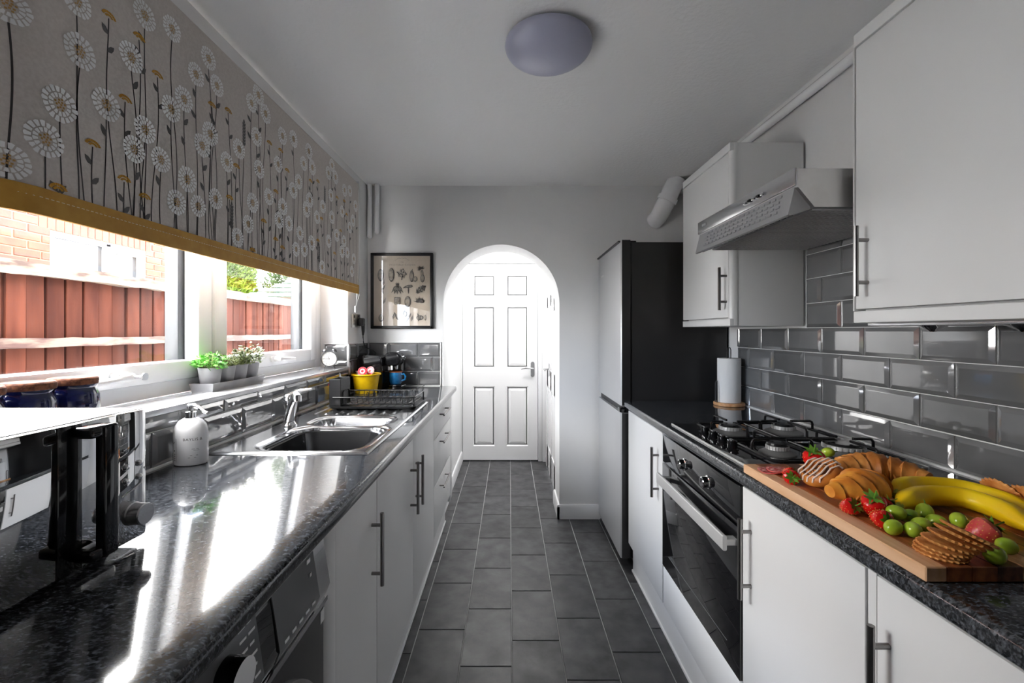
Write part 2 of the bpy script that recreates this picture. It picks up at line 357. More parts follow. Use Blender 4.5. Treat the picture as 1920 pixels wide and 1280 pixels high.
# floor with its tiles
bm = bmn(); box(bm, XL-.25, XR+.2, YR-.2, 4.6, -.12, -.0045)
floor = struct('floor', bm, 'grout', 'charcoal tiled floor with pale joints running through the arch', 'floor')
TW, TL = .203, .351
def floor_tile_mesh(w, l):
    bm = bmn(); e = .0022
    box(bm, -w/2+e, w/2-e, -l/2+e, l/2-e, -.004, 0, .0012, 1)
    me = bpy.data.meshes.new('tile'); bm.to_mesh(me); bm.free(); me.materials.append(M['floor_tile']); return me
ftm = floor_tile_mesh(TW, TL)
for c in range(-3, 4):
    base = 3.24+.142*c
    x = .01+TW*(c+.5)
    k0 = int((YR-base)/TL)-1
    for k in range(k0, 8):
        y = base+TL*(k+.5)
        if y-TL/2 < YR-.2 or y > 4.55: continue
        if y > 3.3 and not -.62 < x < .5: continue
        o = bpy.data.objects.new('tile', ftm); COL.objects.link(o); o.parent = floor; o.location = Vector((x, y, 0))-W[floor]

bm = bmn(); box(bm, XL-.3, XR+.2, YR-.2, 4.7, ZC, ZC+.12)
struct('ceiling', bm, 'ceil', 'white textured plaster ceiling above the galley', 'ceiling')

# glazed bevelled wall tiles
tile_cache = {}
def tile_mesh(w, h):
    key = (round(w, 3), round(h, 3))
    if key in tile_cache: return tile_cache[key]
    w, h = key; g = .0015; b = min(.0125, w*.3, h*.3); bm = bmn()
    def ring(i, y): return [bm.verts.new((sx*(w/2-i), y, h/2+sz*(h/2-i))) for sx, sz in ((-1, -1), (1, -1), (1, 1), (-1, 1))]
    R = [ring(g, .004), ring(g, -.0035), ring(g+.0012, -.0048), ring(g+b, -.0092), ring(g+b+.0012, -.0095)]
    for A, B in zip(R, R[1:]):
        for k in range(4): bm.faces.new((A[k], A[(k+1) % 4], B[(k+1) % 4], B[k]))
    bm.faces.new(R[-1])
    me = bpy.data.meshes.new('tile'); bm.to_mesh(me); bm.free(); me.materials.append(M['tile']); tile_cache[key] = me; return me
def tiles(parent, side, fixed, u0, u1, rows, joint):
    """rows: list of (z0, z1, shifted); joint: position of one joint of the unshifted rows"""
    P = .2027; rz = {'left': pi/2, 'right': -pi/2, 'back': 0}[side]
    for z0, z1, sh in rows:
        j = joint+(P/2 if sh else 0); k = math.floor((u0-j)/P)
        while j+k*P < u1:
            a, b = max(u0, j+k*P), min(u1, j+(k+1)*P); k += 1
            if b-a < .012: continue
            o = bpy.data.objects.new('tile', tile_mesh(b-a, z1-z0)); COL.objects.link(o); o.parent = parent
            u = (a+b)/2; p = (u, fixed, z0) if side == 'back' else (fixed, u, z0)
            o.location = Vector(p)-W[parent]; o.rotation_euler = (radians(random.uniform(-.25, .25)), 0, rz+radians(random.uniform(-.25, .25)))

# left wall with the window opening
bm = bmn()
box(bm, XL-.27, XL, YR, YB+.29, 0, ZSILL-.02); box(bm, XL-.27, XL, YR, YB+.29, ZWT, ZC+.02)
box(bm, XL-.27, XL, YR, Y0W, ZSILL-.02, ZWT); box(bm, XL-.27, XL, Y1W, YB+.29, ZSILL-.02, ZWT)
wall_left = struct('wall_left', bm, 'wall', 'pale window wall with a low band of grey bevelled tiles', 'wall')
R1 = .0995
tiles(wall_left, 'left', XL, -.6, Y1W, [(.923, 1.0225, True), (1.0225, 1.066, False)], 1.50)
tiles(wall_left, 'left', XL, Y1W+.001, YB-.01, [(.923, 1.0225, True), (1.0225, 1.122, False), (1.122, 1.2215, True)], 1.50)
tiles(wall_left, 'back', Y1W, XL-.14, XL-.001, [(1.087, 1.122, False), (1.122, 1.2215, False)], XL)
# right wall
bm = bmn(); box(bm, XR, XR+.15, YR, YB+.29, 0, ZC+.02)
wall_right = struct('wall_right', bm, 'wall', 'pale wall with four rows of glossy grey bevelled tiles', 'wall')
rows = [(.92+.0985*i, .92+.0985*(i+1), i % 2 == 0) for i in range(7)]
tiles(wall_right, 'right', XR, -.6, 2.312, rows[:4], 1.083)
tiles(wall_right, 'right', XR, 1.15, 1.778, rows[4:]+[(rows[6][1], 1.66, True)], 1.083)
# back wall with the arch
ACX, AR, AZ = -.0555, .4035, 1.50; YB2 = YB+.285
bm = bmn(); n = 40
arch = [(ACX-AR*cos(pi*k/n), AZ+AR*sin(pi*k/n)) for k in range(n+1)]
def wall_strip(x0, z0, x1, z1):
    for y, f in ((YB, 1), (YB2, -1)):
        ps = [(x0, y, z0), (x1, y, z1), (x1, y, ZC+.02), (x0, y, ZC+.02)]
        quad(bm, *(ps if f > 0 else ps[::-1]))
box(bm, XL-.01, ACX-AR-1e-4, YB, YB2, 0, ZC+.02); box(bm, ACX+AR+1e-4, XR+.01, YB, YB2, 0, ZC+.02)
for (x0, z0), (x1, z1) in zip(arch, arch[1:]):
    wall_strip(x0, z0, x1, z1); quad(bm, (x0, YB, z0), (x0, YB2, z0), (x1, YB2, z1), (x1, YB, z1), mi=1)
for x, s in ((ACX-AR, 1), (ACX+AR, -1)):
    ps = [(x, YB, 0), (x, YB2, 0), (x, YB2, AZ), (x, YB, AZ)]; quad(bm, *(ps[::-1] if s > 0 else ps), mi=1)
wall_back = struct('wall_back', bm, ['wall', 'white_wall'], 'pale grey end wall pierced by a white round arch', 'wall', angle=20)
tiles(wall_back, 'back', YB, XL+.01, -.478, [(.923, 1.0225, False), (1.0225, 1.122, True), (1.122, 1.2215, False)], -.634)
# skirting of the back wall, turning into the arch
bm = bmn(); prof = [(0, 0), (.016, 0), (.016, .085), (.010, .098), (0, .10)]
prism(bm, [(YB-a, z) for a, z in prof], 'X', ACX+AR-.016, .63)
prism(bm, [(ACX+AR-a, z) for a, z in prof], 'Y', YB-.016, YB2)
struct('baseboard_back', bm, 'gloss_white', 'white skirting board at the foot of the arch wall', 'skirting')
# wall behind the camera
bm = bmn(); box(bm, XL-.01, XR+.01, YR-.2, YR, 0, ZC+.02)
struct('wall_rear', bm, 'wall', 'plain pale wall facing the arch', 'wall')
# passage behind the arch
bm = bmn(); box(bm, -.60, -.482, YB2, 4.6, 0, ZC+.02)
struct('wall_passage_left', bm, 'white_wall', 'plain white passage wall facing the panelled side door', 'wall')
bm = bmn(); box(bm, .372, .5, YB2, 3.40, 0, ZC+.02); box(bm, .372, .5, 4.22, 4.6, 0, ZC+.02); box(bm, .372, .5, 3.40, 4.22, 2.02, ZC+.02)
struct('wall_passage_right', bm, 'white_wall', 'white passage wall around the side door', 'wall')
bm = bmn(); box(bm, -.5, .4, 4.43, 4.6, 0, ZC+.02)
struct('wall_passage_end', bm, 'white_wall', 'white wall around the six panel door', 'wall')
bm = bmn(); prism(bm, [(4.43, 2.03), (4.40, 2.03), (4.395, 2.06), (4.37, 2.09), (4.36, 2.13), (4.43, 2.13)], 'X', -.482, .372)
struct('trim_1', bm, 'gloss_white', 'white moulded cornice above the six panel door', 'cornice')
bm = bmn()
prism(bm, [(-.482+a, z) for a, z in prof], 'Y', YB2, 4.37)
struct('baseboard_passage', bm, 'gloss_white', 'white skirting along the plain passage wall', 'skirting')
# six panel door at the end
YD = 4.37; DX0, DX1, DZ = -.466, .284, 1.973
d1 = thing('door_1', 'white six panel door with a satin lever at the end of the passage', 'door', ((DX0+DX1)/2, YD, 0), kind='structure')
xs = [DX0, aty(887, 0, YD).x, aty(928, 0, YD).x, aty(949.5, 0, YD).x, aty(990.5, 0, YD).x, DX1]
zs = [.012]+[aty(0, p, YD).z for p in (836, 724, 689.5, 574, 555.5, 515)]+[DZ]
bm = bmn(); box(bm, DX0, DX1, YD+.010, YD+.04, .012, DZ)
for a, b in ((0, 1), (2, 3), (4, 5)): box(bm, xs[a], xs[b], YD, YD+.012, .012, DZ)
for a, b in ((0, 1), (2, 3), (4, 5), (6, 7)):
    for c, d in ((1, 2), (3, 4)): box(bm, xs[c], xs[d], YD, YD+.012, zs[a], zs[b])
obj('door_leaf', bm, 'gloss_white', d1, angle=0)
def raised_panel(parent, x0, x1, z0, z1, y):
    bm = bmn(); R = []
    for i, yy in ((0, y), (.012, y+.010), (.020, y+.010), (.045, y+.003), (.047, y+.003)):
        R.append([bm.verts.new(p) for p in ((x0+i, yy, z0+i), (x1-i, yy, z0+i), (x1-i, yy, z1-i), (x0+i, yy, z1-i))])
    for A, B in zip(R, R[1:]):
        for k in range(4): bm.faces.new((A[k], A[(k+1) % 4], B[(k+1) % 4], B[k]))
    bm.faces.new(R[-1]); return obj('panel', bm, 'gloss_white', parent, angle=0)
for a, b in ((1, 2), (3, 4), (5, 6)):
    for c, d in ((1, 2), (3, 4)): raised_panel(d1, xs[c], xs[d], zs[a], zs[b], YD)
def lever(parent, x, z, y, dirx):
    bm = bmn(); prism(bm, rrect(x, z, .019, .076, .018), 'Y', y-.008, y)
    h = obj('handle', bm, 'steel', parent, label='satin steel lever handle on a long plate')
    bm = bmn(); tube(bm, [(x, y-.006, z+.01), (x, y-.045, z+.01), (x+dirx*.02, y-.05, z+.012), (x+dirx*.07, y-.05, z+.014), (x+dirx*.115, y-.046, z+.006)], [.009, .009, .009, .008, .006], 10)
    obj('lever', bm, 'steel', h)
p = aty(998.5, 692, YD); lever(d1, p.x, p.z, YD, -1)
# architrave round the end door
bm = bmn()
for x0, x1, z0, z1 in ((DX0-.02, DX0-.004, 0, DZ+.04), (DX1+.004, DX1+.045, 0, DZ+.04), (DX0-.02, DX1+.045, DZ+.005, DZ+.05)): box(bm, x0, x1, YD-.012, YD+.06, z0, z1, .005)
box(bm, DX1+.045, .372, YD-.03, YD+.06, 0, DZ+.05, .005)
struct('trim_2', bm, 'gloss_white', 'white architrave framing the six panel door', 'door frame')
# side door in the passage
d2 = thing('door_2', 'white panelled side door with small lever in the passage wall', 'door', (.38, 3.8, 0), kind='structure')
XD = .362
bm = bmn(); box(bm, XD+.008, XD+.045, 3.42, 4.20, .015, 1.985)
for y0, y1 in ((3.42, 3.53), (3.765, 3.855), (4.09, 4.20)): box(bm, XD, XD+.012, y0, y1, .015, 1.985)
for z0, z1 in ((.015, .22), (.78, .95), (1.52, 1.62), (1.87, 1.985)): box(bm, XD, XD+.0118, 3.43, 4.19, z0, z1)
leaf2 = obj('door_leaf', bm, 'gloss_white', d2, angle=0)
for z0, z1 in ((.22, .78), (.95, 1.52), (1.62, 1.87)):
    for y0, y1 in ((3.53, 3.765), (3.855, 4.09)):
        bm = bmn(); box(bm, XD+.003, XD+.012, y0+.022, y1-.022, z0+.022, z1-.022, .004, 1); obj('panel', bm, 'gloss_white', d2)
pz = H-(718-CY)*3.95/F
bm = bmn(); prism(bm, rrect(3.95, .955, .018, .06, .016), 'X', XD-.006, XD); tube(bm, [(XD, 3.95, .96), (XD-.045, 3.95, .96), (XD-.048, 3.93, .96), (XD-.046, 3.86, .955)], .008, 8)
obj('handle', bm, 'steel', d2)
bm = bmn(); box(bm, XD-.02, XD+.004, 3.385, 3.43, 1.46, 1.56, .004); obj('latch_case', bm, 'steel', d2, label='small brushed metal latch case')
bm = bmn(); box(bm, XD-.002, XD, 3.66, 3.74, 1.545, 1.61); obj('notice', bm, 'label_white', d2, label='small printed notice')
bm = bmn()
for k in range(4): box(bm, XD-.0026, XD-.002, 3.67, 3.73, 1.553+.013*k, 1.560+.013*k)
obj('print', bm, 'ink_leaf', d2)
bm = bmn()
for y0, y1 in ((3.36, 3.42), (4.20, 4.27)): box(bm, XD-.004, .40, y0, y1, 0, 2.04, .005)
box(bm, XD-.004, .40, 3.36, 4.27, 1.99, 2.05, .005)
struct('trim_3', bm, 'gloss_white', 'white architrave framing the side door of the passage', 'door frame')

# ------------------------------------------------------------------ kitchen window
XF = -1.14                                             # inner face of the frame
w1 = thing('window_1', 'white two light casement window over the sink, dark outside', 'window', (XF-.05, 1.57, ZSILL), kind='structure')
def framebox(bm, y0, y1, z0, z1, t, x0, x1, bev=.006):
    tl, tr, tb, tt = t
    box(bm, x0, x1, y0, y0+tl, z0, z1, bev); box(bm, x0, x1, y1-tr, y1, z0, z1, bev)
    box(bm, x0, x1, y0+tl-.003, y1-tr+.003, z0, z0+tb, bev); box(bm, x0, x1, y0+tl-.003, y1-tr+.003, z1-tt, z1, bev)
bm = bmn(); framebox(bm, Y0W, Y1W, ZSILL, ZWT, (.06, .085, .05, .05), XF-.052, XF-.008)
box(bm, XF-.052, XF-.008, 1.655, 1.695, ZSILL+.04, ZWT-.04, .004)
fr = obj('frame', bm, 'upvc', w1)
bm = bmn(); framebox(bm, Y0W, Y1W, ZSILL, ZWT, (.06, .085, .05, .05), XF-.105, XF-.053)
box(bm, XF-.105, XF-.053, 1.63, 1.72, ZSILL+.04, ZWT-.04, .004)
obj('outer_frame', bm, 'upvc_dark', w1, label='dark anthracite outer face of the frame')
for (y0, y1), hy, hd in (((Y0W+.055, 1.668), 1.27, -1), ((1.682, 2.572), 2.10, 1)):
    bm = bmn(); framebox(bm, y0, y1, ZSILL+.048, ZWT-.045, (.075, .075, .066, .07), XF-.05, XF+.006, .008)
    sash = obj('sash', bm, 'upvc', w1)
    bm = bmn(); framebox(bm, y0+.05, y1-.05, ZSILL+.09, ZWT-.09, (.024, .05, .02, .02), XF-.10, XF-.0505, .003)
    obj('outer_bead', bm, 'upvc_dark', sash)
    bm = bmn(); box(bm, XF-.052, XF-.046, y0+.06, y1-.06, ZSILL+.10, ZWT-.10); obj('pane', bm, 'glass', sash)
    zz = ZSILL+.082; bm = bmn()
    prism(bm, rrect(hy, zz, .035, .014, .012), 'X', XF+.005, XF+.014)
    tube(bm, [(XF+.008, hy, zz), (XF+.04, hy, zz), (XF+.048, hy+hd*.02, zz-.002), (XF+.050, hy+hd*.075, zz-.004), (XF+.048, hy+hd*.12, zz-.006)], [.012, .012, .011, .009, .008], 10)
    hh = obj('handle', bm, 'white_plastic', sash)
    if hd < 0:
        bm = bmn(); cyl(bm, (XF+.045, hy, zz), (XF+.07, hy+.008, zz), .005, n=10); prism(bm, rrect(hy+.012, zz, .011, .011, .009), 'X', XF+.068, XF+.071)
        obj('key', bm, 'chrome', hh)
# tiled-in sill
M['sill'] = mat('glossy_sill', (.76, .76, .775, 1), .06, col2=(.60, .61, .63, 1), vscale=9, stretch=(1, .25, 1), coat=.6)
bm = bmn(); box(bm, XF-.01, XL+.014, Y0W, Y1W, ZSILL-.018, ZSILL, .003)
struct('trim_4', bm, 'sill', 'glossy white window sill over the tiles', 'window sill')
bm = bmn(); box(bm, XL, XL+.014, -.6, Y1W, .918, .9255, .002); box(bm, XL+.01, -.478, YB-.014, YB, .918, .9255, .002); box(bm, XL, XL+.014, Y1W, YB, .918, .9255, .002)
struct('trim_5', bm, 'white_plastic', 'white sealing strip between tiles and sink worktop', 'seal')
bm = bmn(); box(bm, XR-.014, XR, -.6, 2.312, .916, .9255, .002)
struct('trim_6', bm, 'white_plastic', 'white sealing strip between tiles and hob worktop', 'seal')
bm = bmn()
box(bm, XL+.0, XL+.010, Y1W, YB-.005, 1.2215, 1.2275, .001); box(bm, XL+.01, -.475, YB-.010, YB, 1.2215, 1.2275, .001); box(bm, -.480, -.474, YB-.010, YB, .925, 1.2275, .001)
box(bm, XL-.002, XL+.010, Y1W-.012, Y1W, ZSILL, 1.2275, .001); box(bm, XL-.14, XL+.010, Y1W-.012, Y1W, 1.2215, 1.2275, .001)
struct('trim_7', bm, 'white_plastic', 'thin white edging along the tiles of the coffee corner', 'tile trim')

# ------------------------------------------------------------------ outside the window
bm = bmn(); box(bm, -30, XL-.27, -12, 40, -.35, -.15); box(bm, XL-.27, 12, -12, YR-.2, -.35, -.15)
struct('ground', bm, 'ground', 'pale concrete ground outside', 'ground')
XFN = -2.5; FY0, FY1 = 1.2, 5.12; FT = 1.655
fence = thing('fence', 'red-brown stained board fence with bleached top rail outside the window', 'fence', (XFN, 3.2, -.15))
FP = .0985
bm = bmn(); prism(bm, [(0, -.044), (.016, -.044), (.018, -.041), (.018, .043), (.016, .046), (.0, .047), (.0, .078), (-.006, .078), (-.006, .030), (0, .030)], 'Z', 0, FT+.10)
me = bpy.data.meshes.new('board'); bmesh.ops.recalc_face_normals(bm, faces=bm.faces[:]); bm.to_mesh(me); bm.free(); me.materials.append(M['fence_wood'])
y = FY0; k = 0
while y < FY1:
    o = bpy.data.objects.new('board', me); COL.objects.link(o); o.parent = fence
    o.location = Vector((XFN-.012+random.uniform(-.003, .003), y, -.15))-W[fence]; o.rotation_euler = (radians(random.uniform(-.3, .3)), 0, radians(random.uniform(-1, 1)))
    y += FP*random.uniform(.95, 1.05); k += 1
def rough_beam(bm, x0, x1, y0, y1, z0, z1, jit, n=40):
    t = bmesh.new(); rings = []
    for i in range(n+1):
        yy = y0+(y1-y0)*i/n; j = lambda: random.uniform(-jit, jit)
        rings.append([t.verts.new((x, yy, z)) for x, z in ((x0, z0+j()), (x1+j(), z0+j()), (x1+j(), z1+j()), (x0, z1+j()))])
    for A, B in zip(rings, rings[1:]):
        for q in range(4): t.faces.new((A[q], A[(q+1) % 4], B[(q+1) % 4], B[q]))
    t.faces.new(rings[0]); t.faces.new(rings[-1]); bmesh.ops.recalc_face_normals(t, faces=t.faces[:]); merge(bm, t)
bm = bmn(); rough_beam(bm, XFN-.02, XFN+.052, FY0-.05, FY1+.03, FT-.066, FT, .006); obj('top_rail', bm, 'fence_cap', fence, label='bleached splintered top rail')
bm = bmn(); rough_beam(bm, XFN, XFN+.05, FY0-.05, FY1+.03, 1.215, 1.264, .003); obj('rail', bm, 'fence_rail', fence)
bm = bmn(); rough_beam(bm, XFN, XFN+.05, FY0-.05, FY1+.03, .25, .30, .003); obj('rail', bm, 'fence_rail', fence)
bm = bmn(); box(bm, XFN-.03, XFN+.06, FY1+.02, FY1+.11, -.15, FT+.05, .006); obj('post', bm, 'fence_post', fence, label='pale timber end post')
# neighbouring house: mortar wall, bricks, window, roof edge
XH = -4.2; HY0, HY1 = 2.0, 6.25
hs = thing('house', 'orange-red brick house behind the fence', 'house', (XH-1, 4.2, -.15))
WY0, WY1, WZ0, WZ1 = 3.995, 5.036, 1.25, 2.225
bm = bmn(); box(bm, XH-3, XH-.008, HY0, WY0, -.15, 2.92); box(bm, XH-3, XH-.008, WY1, HY1, -.15, 2.92)
box(bm, XH-3, XH-.008, WY0, WY1, WZ1, 2.92); box(bm, XH-3, XH-.008, WY0, WY1, -.15, WZ0); box(bm, XH-3, XH-.1, WY0, WY1, WZ0, WZ1)
obj('wall', bm, 'mortar', hs)
bcache = {}
def brick_mesh(w, h=.065):
    key = (round(w, 2), round(h, 3))
    if key not in bcache:
        bm = bmn(); box(bm, -.03, 0, -key[0]/2, key[0]/2, 0, key[1], .004, 1); me = bpy.data.meshes.new('brick'); bm.to_mesh(me); bm.free(); me.materials.append(M['brick']); bcache[key] = me
    return bcache[key]
def brick(y0, y1, z, h=.065):
    if y1-y0 < .03: return
    o = bpy.data.objects.new('brick', brick_mesh(y1-y0, h)); COL.objects.link(o); o.parent = hs
    o.location = Vector((XH+random.uniform(-.002, .002), (y0+y1)/2, z))-W[hs]
nb = 0
for r in range(16):
    z = 1.725+.075*r
    y = HY0+.01-(.1125 if r % 2 else 0)
    while y < HY1:
        a, b = max(y, HY0+.01), min(y+.215, HY1)
        if z < WZ1 and b > WY0 and a < WY1:
            if a < WY0: brick(a, WY0-.003, z)
            if b > WY1: brick(WY1+.003, b, z)
        elif WZ1 <= z < WZ1+.215 and b > WY0-.1 and a < WY1+.1:
            if a < WY0-.1: brick(a, WY0-.108, z)
            if b > WY1+.09: brick(WY1+.095, b, z)
        else: brick(a, b, z)
        y += .225
y = WY0-.1
while y < WY1+.08:                                     # soldier course over the window
    brick(y, y+.066, WZ1+.006, .215); y += .0765
bm = bmn(); prism(bm, [(XH+.22, 2.86), (XH+.22, 2.94), (XH-2.2, 4.4), (XH-2.2, 4.3)], 'Y', HY0-.2, HY1+.15); obj('roof', bm, 'roof_tile', hs)
bm = bmn(); box(bm, XH-.02, XH+.2, HY0-.2, HY1+.15, 2.80, 2.87, .01); obj('eaves_board', bm, 'white_plastic', hs)
bm = bmn(); framebox(bm, WY0+.003, WY1-.003, WZ0, WZ1-.003, (.03, .05, .05, .045), XH-.06, XH+.004)
ym = 4.02+.52; box(bm, XH-.06, XH+.004, ym, ym+.06, WZ0, WZ1-.01, .004)
hw = obj('window', bm, 'upvc', hs, label='white window with an opening light')
bm = bmn(); framebox(bm, ym+.045, WY1-.04, WZ0+.04, WZ1-.04, (.05, .05, .05, .05), XH-.05, XH+.016); obj('sash', bm, 'upvc', hw)
M['dark_pane'] = mat('reflective_pane', (.012, .013, .015, 1), .02)
bm = bmn(); box(bm, XH-.05, XH-.04, WY0+.02, ym+.02, WZ0+.03, WZ1-.03); obj('pane', bm, 'dark_pane', hw)
bm = bmn(); box(bm, XH-.04, XH-.03, ym+.06, WY1-.06, WZ0+.06, WZ1-.06); obj('pane', bm, 'dark_pane', hw)
p = Vector((XH, 5.56, 2.14)); bm = bmn()
lathe(bm, [(.075, 0), (.075, .02), (.06, .035), (.045, .07), (.05, .075), (.035, .14), (.02, .16)], p, 20, 'X')
obj('flue_terminal', bm, 'rubber', None, 'dark grey round outlet fixed to the brick house', 'vent')
# conifers, shed
def conifer(name, x, y, h, r, n, m, label, seed):
    rnd = random.Random(seed); V, Fc = [], []
    t = thing(name, label, 'tree', (x, y, -.15), 'trees behind the fence')
    bm = bmn(); cyl(bm, (x, y, -.15), (x, y, h*.8), .12, .03, 8); obj('trunk', bm, 'bark', t)
    for i in range(n):
        u = rnd.random(); z = h*(1-u*.97); a = rnd.uniform(0, 2*pi); rr = r*(u**.35)*rnd.uniform(.72, 1.05)*(1+.12*sin(3*a+seed)+.06*sin(9*z))
        p = Vector((rr*cos(a), rr*sin(a), z)); L = rnd.uniform(.10, .22)
        out = Vector((cos(a), sin(a), rnd.uniform(-.1, 1.3))).normalized(); s = out.cross(Vector((0, 0, 1))).normalized()
        w = L*.16
        for q in range(3):
            o2 = (out+s*(q-1)*.75+Vector((0, 0, rnd.uniform(-.3, .4)))).normalized(); k = len(V)
            s2 = o2.cross(Vector((rnd.uniform(-1, 1), rnd.uniform(-1, 1), .5))).normalized()
            V += [p-s2*w, p+s2*w, p+o2*L*(1 if q == 1 else .75)]; Fc.append((k, k+1, k+2))
    me = bpy.data.meshes.new('foliage'); me.from_pydata([tuple(v) for v in V], [], Fc); me.materials.append(M[m])
    o = bpy.data.objects.new('foliage', me); COL.objects.link(o); o.parent = t; o['kind'] = 'stuff'; W[o] = W[t]
conifer('conifer', -7.15, 11.0, 4.3, .80, 9000, 'conifer', 'bright yellow-green conifer right behind the fence', 1)
conifer('conifer', -4.95, 11.5, 3.6, .80, 8000, 'conifer', 'lower yellow-green conifer beside the shed roof', 2)
conifer('conifer', -9.6, 14.2, 6.2, 1.2, 9000, 'conifer_dark', 'tall dark green conifer at the back of the garden', 3)
conifer('conifer', -6.7, 14.2, 6.6, 1.2, 9000, 'conifer_dark', 'dark green conifer rising behind the shed', 4)
sh = thing('garden_shed', 'garden shed with green felt roof beyond the fence end', 'shed', (-3.6, 9.2, -.15))
bm = bmn(); box(bm, -4.75, -2.6, 8.3, 10.2, -.15, 1.98); obj('wall', bm, 'fence_post', sh)
for k in range(6):
    a0, a1 = k/6, (k+1)/6; bm = bmn()
    y0, z0, y1, z1 = 8.15+1.1*a0, 1.93+.62*a0, 8.15+1.1*a1, 1.93+.62*a1
    prism(bm, [(y0-.02, z0+.012), (y0-.02, z0+.028), (y1, z1+.012), (y1, z1)], 'X', -4.95+.9*a0, -2.4); obj('felt_strip', bm, 'shed_roof', sh)
bm = bmn(); prism(bm, [(9.25, 2.55), (9.25, 2.57), (10.4, 1.95), (10.4, 1.93)], 'X', -4.1, -2.4); obj('felt_strip', bm, 'shed_roof', sh)
# ================================================================== fitted furniture
XDL, XDR = -.398, .645                                   # faces of the left and right base doors
def bar_handle(parent, p0, p1, out, r=.006, inset=.035, stand=.03):
    """straight bar with two posts; out = unit vector away from the door"""
    p0, p1, out = Vector(p0), Vector(p1), Vector(out); d = (p1-p0).normalized(); bm = bmn()
    cyl(bm, p0+out*stand, p1+out*stand, r, n=10)
    for q in (p0+d*inset, p1-d*inset): cyl(bm, q-out*.002, q+out*stand, r*.85, n=8)
    return obj('handle', bm, 'handle', parent, label='brushed nickel bar handle')
def slab(name, parent, x0, x1, y0, y1, z0, z1, m='door_front', bev=.0025):
    bm = bmn(); box(bm, x0, x1, y0, y1, z0, z1, bev, 2); return obj(name, bm, m, parent)
def carcass(parent, x0, x1, y0, y1, z0, z1, m='carcass', t=.018):
    bm = bmn()
    box(bm, x0, x1, y0, y0+t, z0, z1); box(bm, x0, x1, y1-t, y1, z0, z1)
    box(bm, x0, x1, y0+t, y1-t, z0, z0+t)
    xb = (x0, x0+.008) if x0 < 0 else (x1-.008, x1)
    box(bm, *xb, y0+t, y1-t, z0+t, z1)
    return obj('carcass', bm, m, parent, angle=0)
DZ0, DZ1 = .155, .872
def base_left(label, y0, y1, doors, name='base_cabinet'):
    t = thing(name, label, 'cabinet', (-.68, (y0+y1)/2, .15), 'base cabinets below the window')
    carcass(t, XL+.02, XDL-.02, y0, y1, .15, .878)
    for a, b, hy in doors:
        d = slab('door', t, XDL-.019, XDL, a+.0015, b-.0015, DZ0, DZ1)
        bar_handle(d, (XDL, hy, .775), (XDL, hy, .565), (1, 0, 0))
    return t
YW = .965                                               # far side of the washing machine bay
base_left('slim pale grey base cabinet between washing machine and sink cabinet', YW, 1.312, [(1.0, 1.312, 1.262)])
base_left('double door pale grey cabinet under the sink', 1.314, 2.298, [(1.314, 1.806, 1.758), (1.806, 2.298, 1.855)])
bm = bmn(); prism(bm, [(XDL-.02, YW+.001)] + [(XDL-.02+.02*sin(radians(9*k)), YW+.03-.03*cos(radians(9*k))) for k in range(1, 11)] + [(XDL, .9995), (XDL-.02, .9995)], 'Z', DZ0, DZ1)
sl = [o for o in COL.objects if o.name == 'base_cabinet'][0]
obj('corner_post', bm, 'door_front', sl)
dr = thing('drawer_cabinet', 'pale grey cabinet of three drawers at the arch end of the worktop', 'cabinet', (-.68, 2.6, .15))
carcass(dr, XL+.02, XDL-.02, 2.30, 2.93, .15, .878)
for z0, z1 in ((.722, .872), (.470, .718), (.200, .466)):
    d = slab('drawer', dr, XDL-.019, XDL, 2.3015, 2.93, z0, z1)
    zz = z1-.045; bar_handle(d, (XDL, 2.46, zz), (XDL, 2.72, zz), (1, 0, 0), .005, .03)
slab('filler', dr, XDL-.019, XDL, 2.932, YB-.002, .155, .872)
bm = bmn(); box(bm, XDL-.055, XDL-.04, YW, YB-.06, 0, .15, .002); box(bm, XDL-.041, XDL-.034, YW, YB-.06, 0, .012, .002)
struct('trim_8', bm, 'plinth', 'white plinth and sealant bead under the sink side cabinets', 'plinth')

# worktop on the window side, with the cut-out for the basin
SX0, SX1, SY0, SY1 = -.932, -.434, 1.34, 2.345
HX0, HX1, HY0_, HY1_ = -.905, -.46, 1.37, 1.94
XWF = -.368
bm = bmn()
def worktop_bar(bm, xw, xf, y0, y1, s):                  # s=+1 front edge towards +X
    r = .012; pr = [(xw, .882), (xw, ZW)] + [(xf-s*r+s*r*sin(radians(a)), ZW-r+r*cos(radians(a))) for a in range(0, 91, 15)] + [(xf-s*r+s*r*cos(radians(a)), .882+r-r*sin(radians(a))) for a in range(0, 91, 15)]
    prism(bm, pr, 'Y', y0, y1)
worktop_bar(bm, XL+.002, XWF, -.6, HY0_, 1); worktop_bar(bm, XL+.002, XWF, HY1_, YB-.002, 1)
worktop_bar(bm, HX1, XWF, HY0_, HY1_, 1); box(bm, XL+.002, HX0, HY0_, HY1_, .882, ZW)
obj('worktop', bm, 'worktop', None, 'glossy speckled grey worktop running under the window', 'worktop', angle=30)
# worktop on the hob side
XWR = .625
bm = bmn(); worktop_bar(bm, XR-.004, XWR, -.6, 2.376, -1)
obj('worktop', bm, 'worktop', None, 'dark speckled worktop with the hob let into it', 'worktop', angle=30)

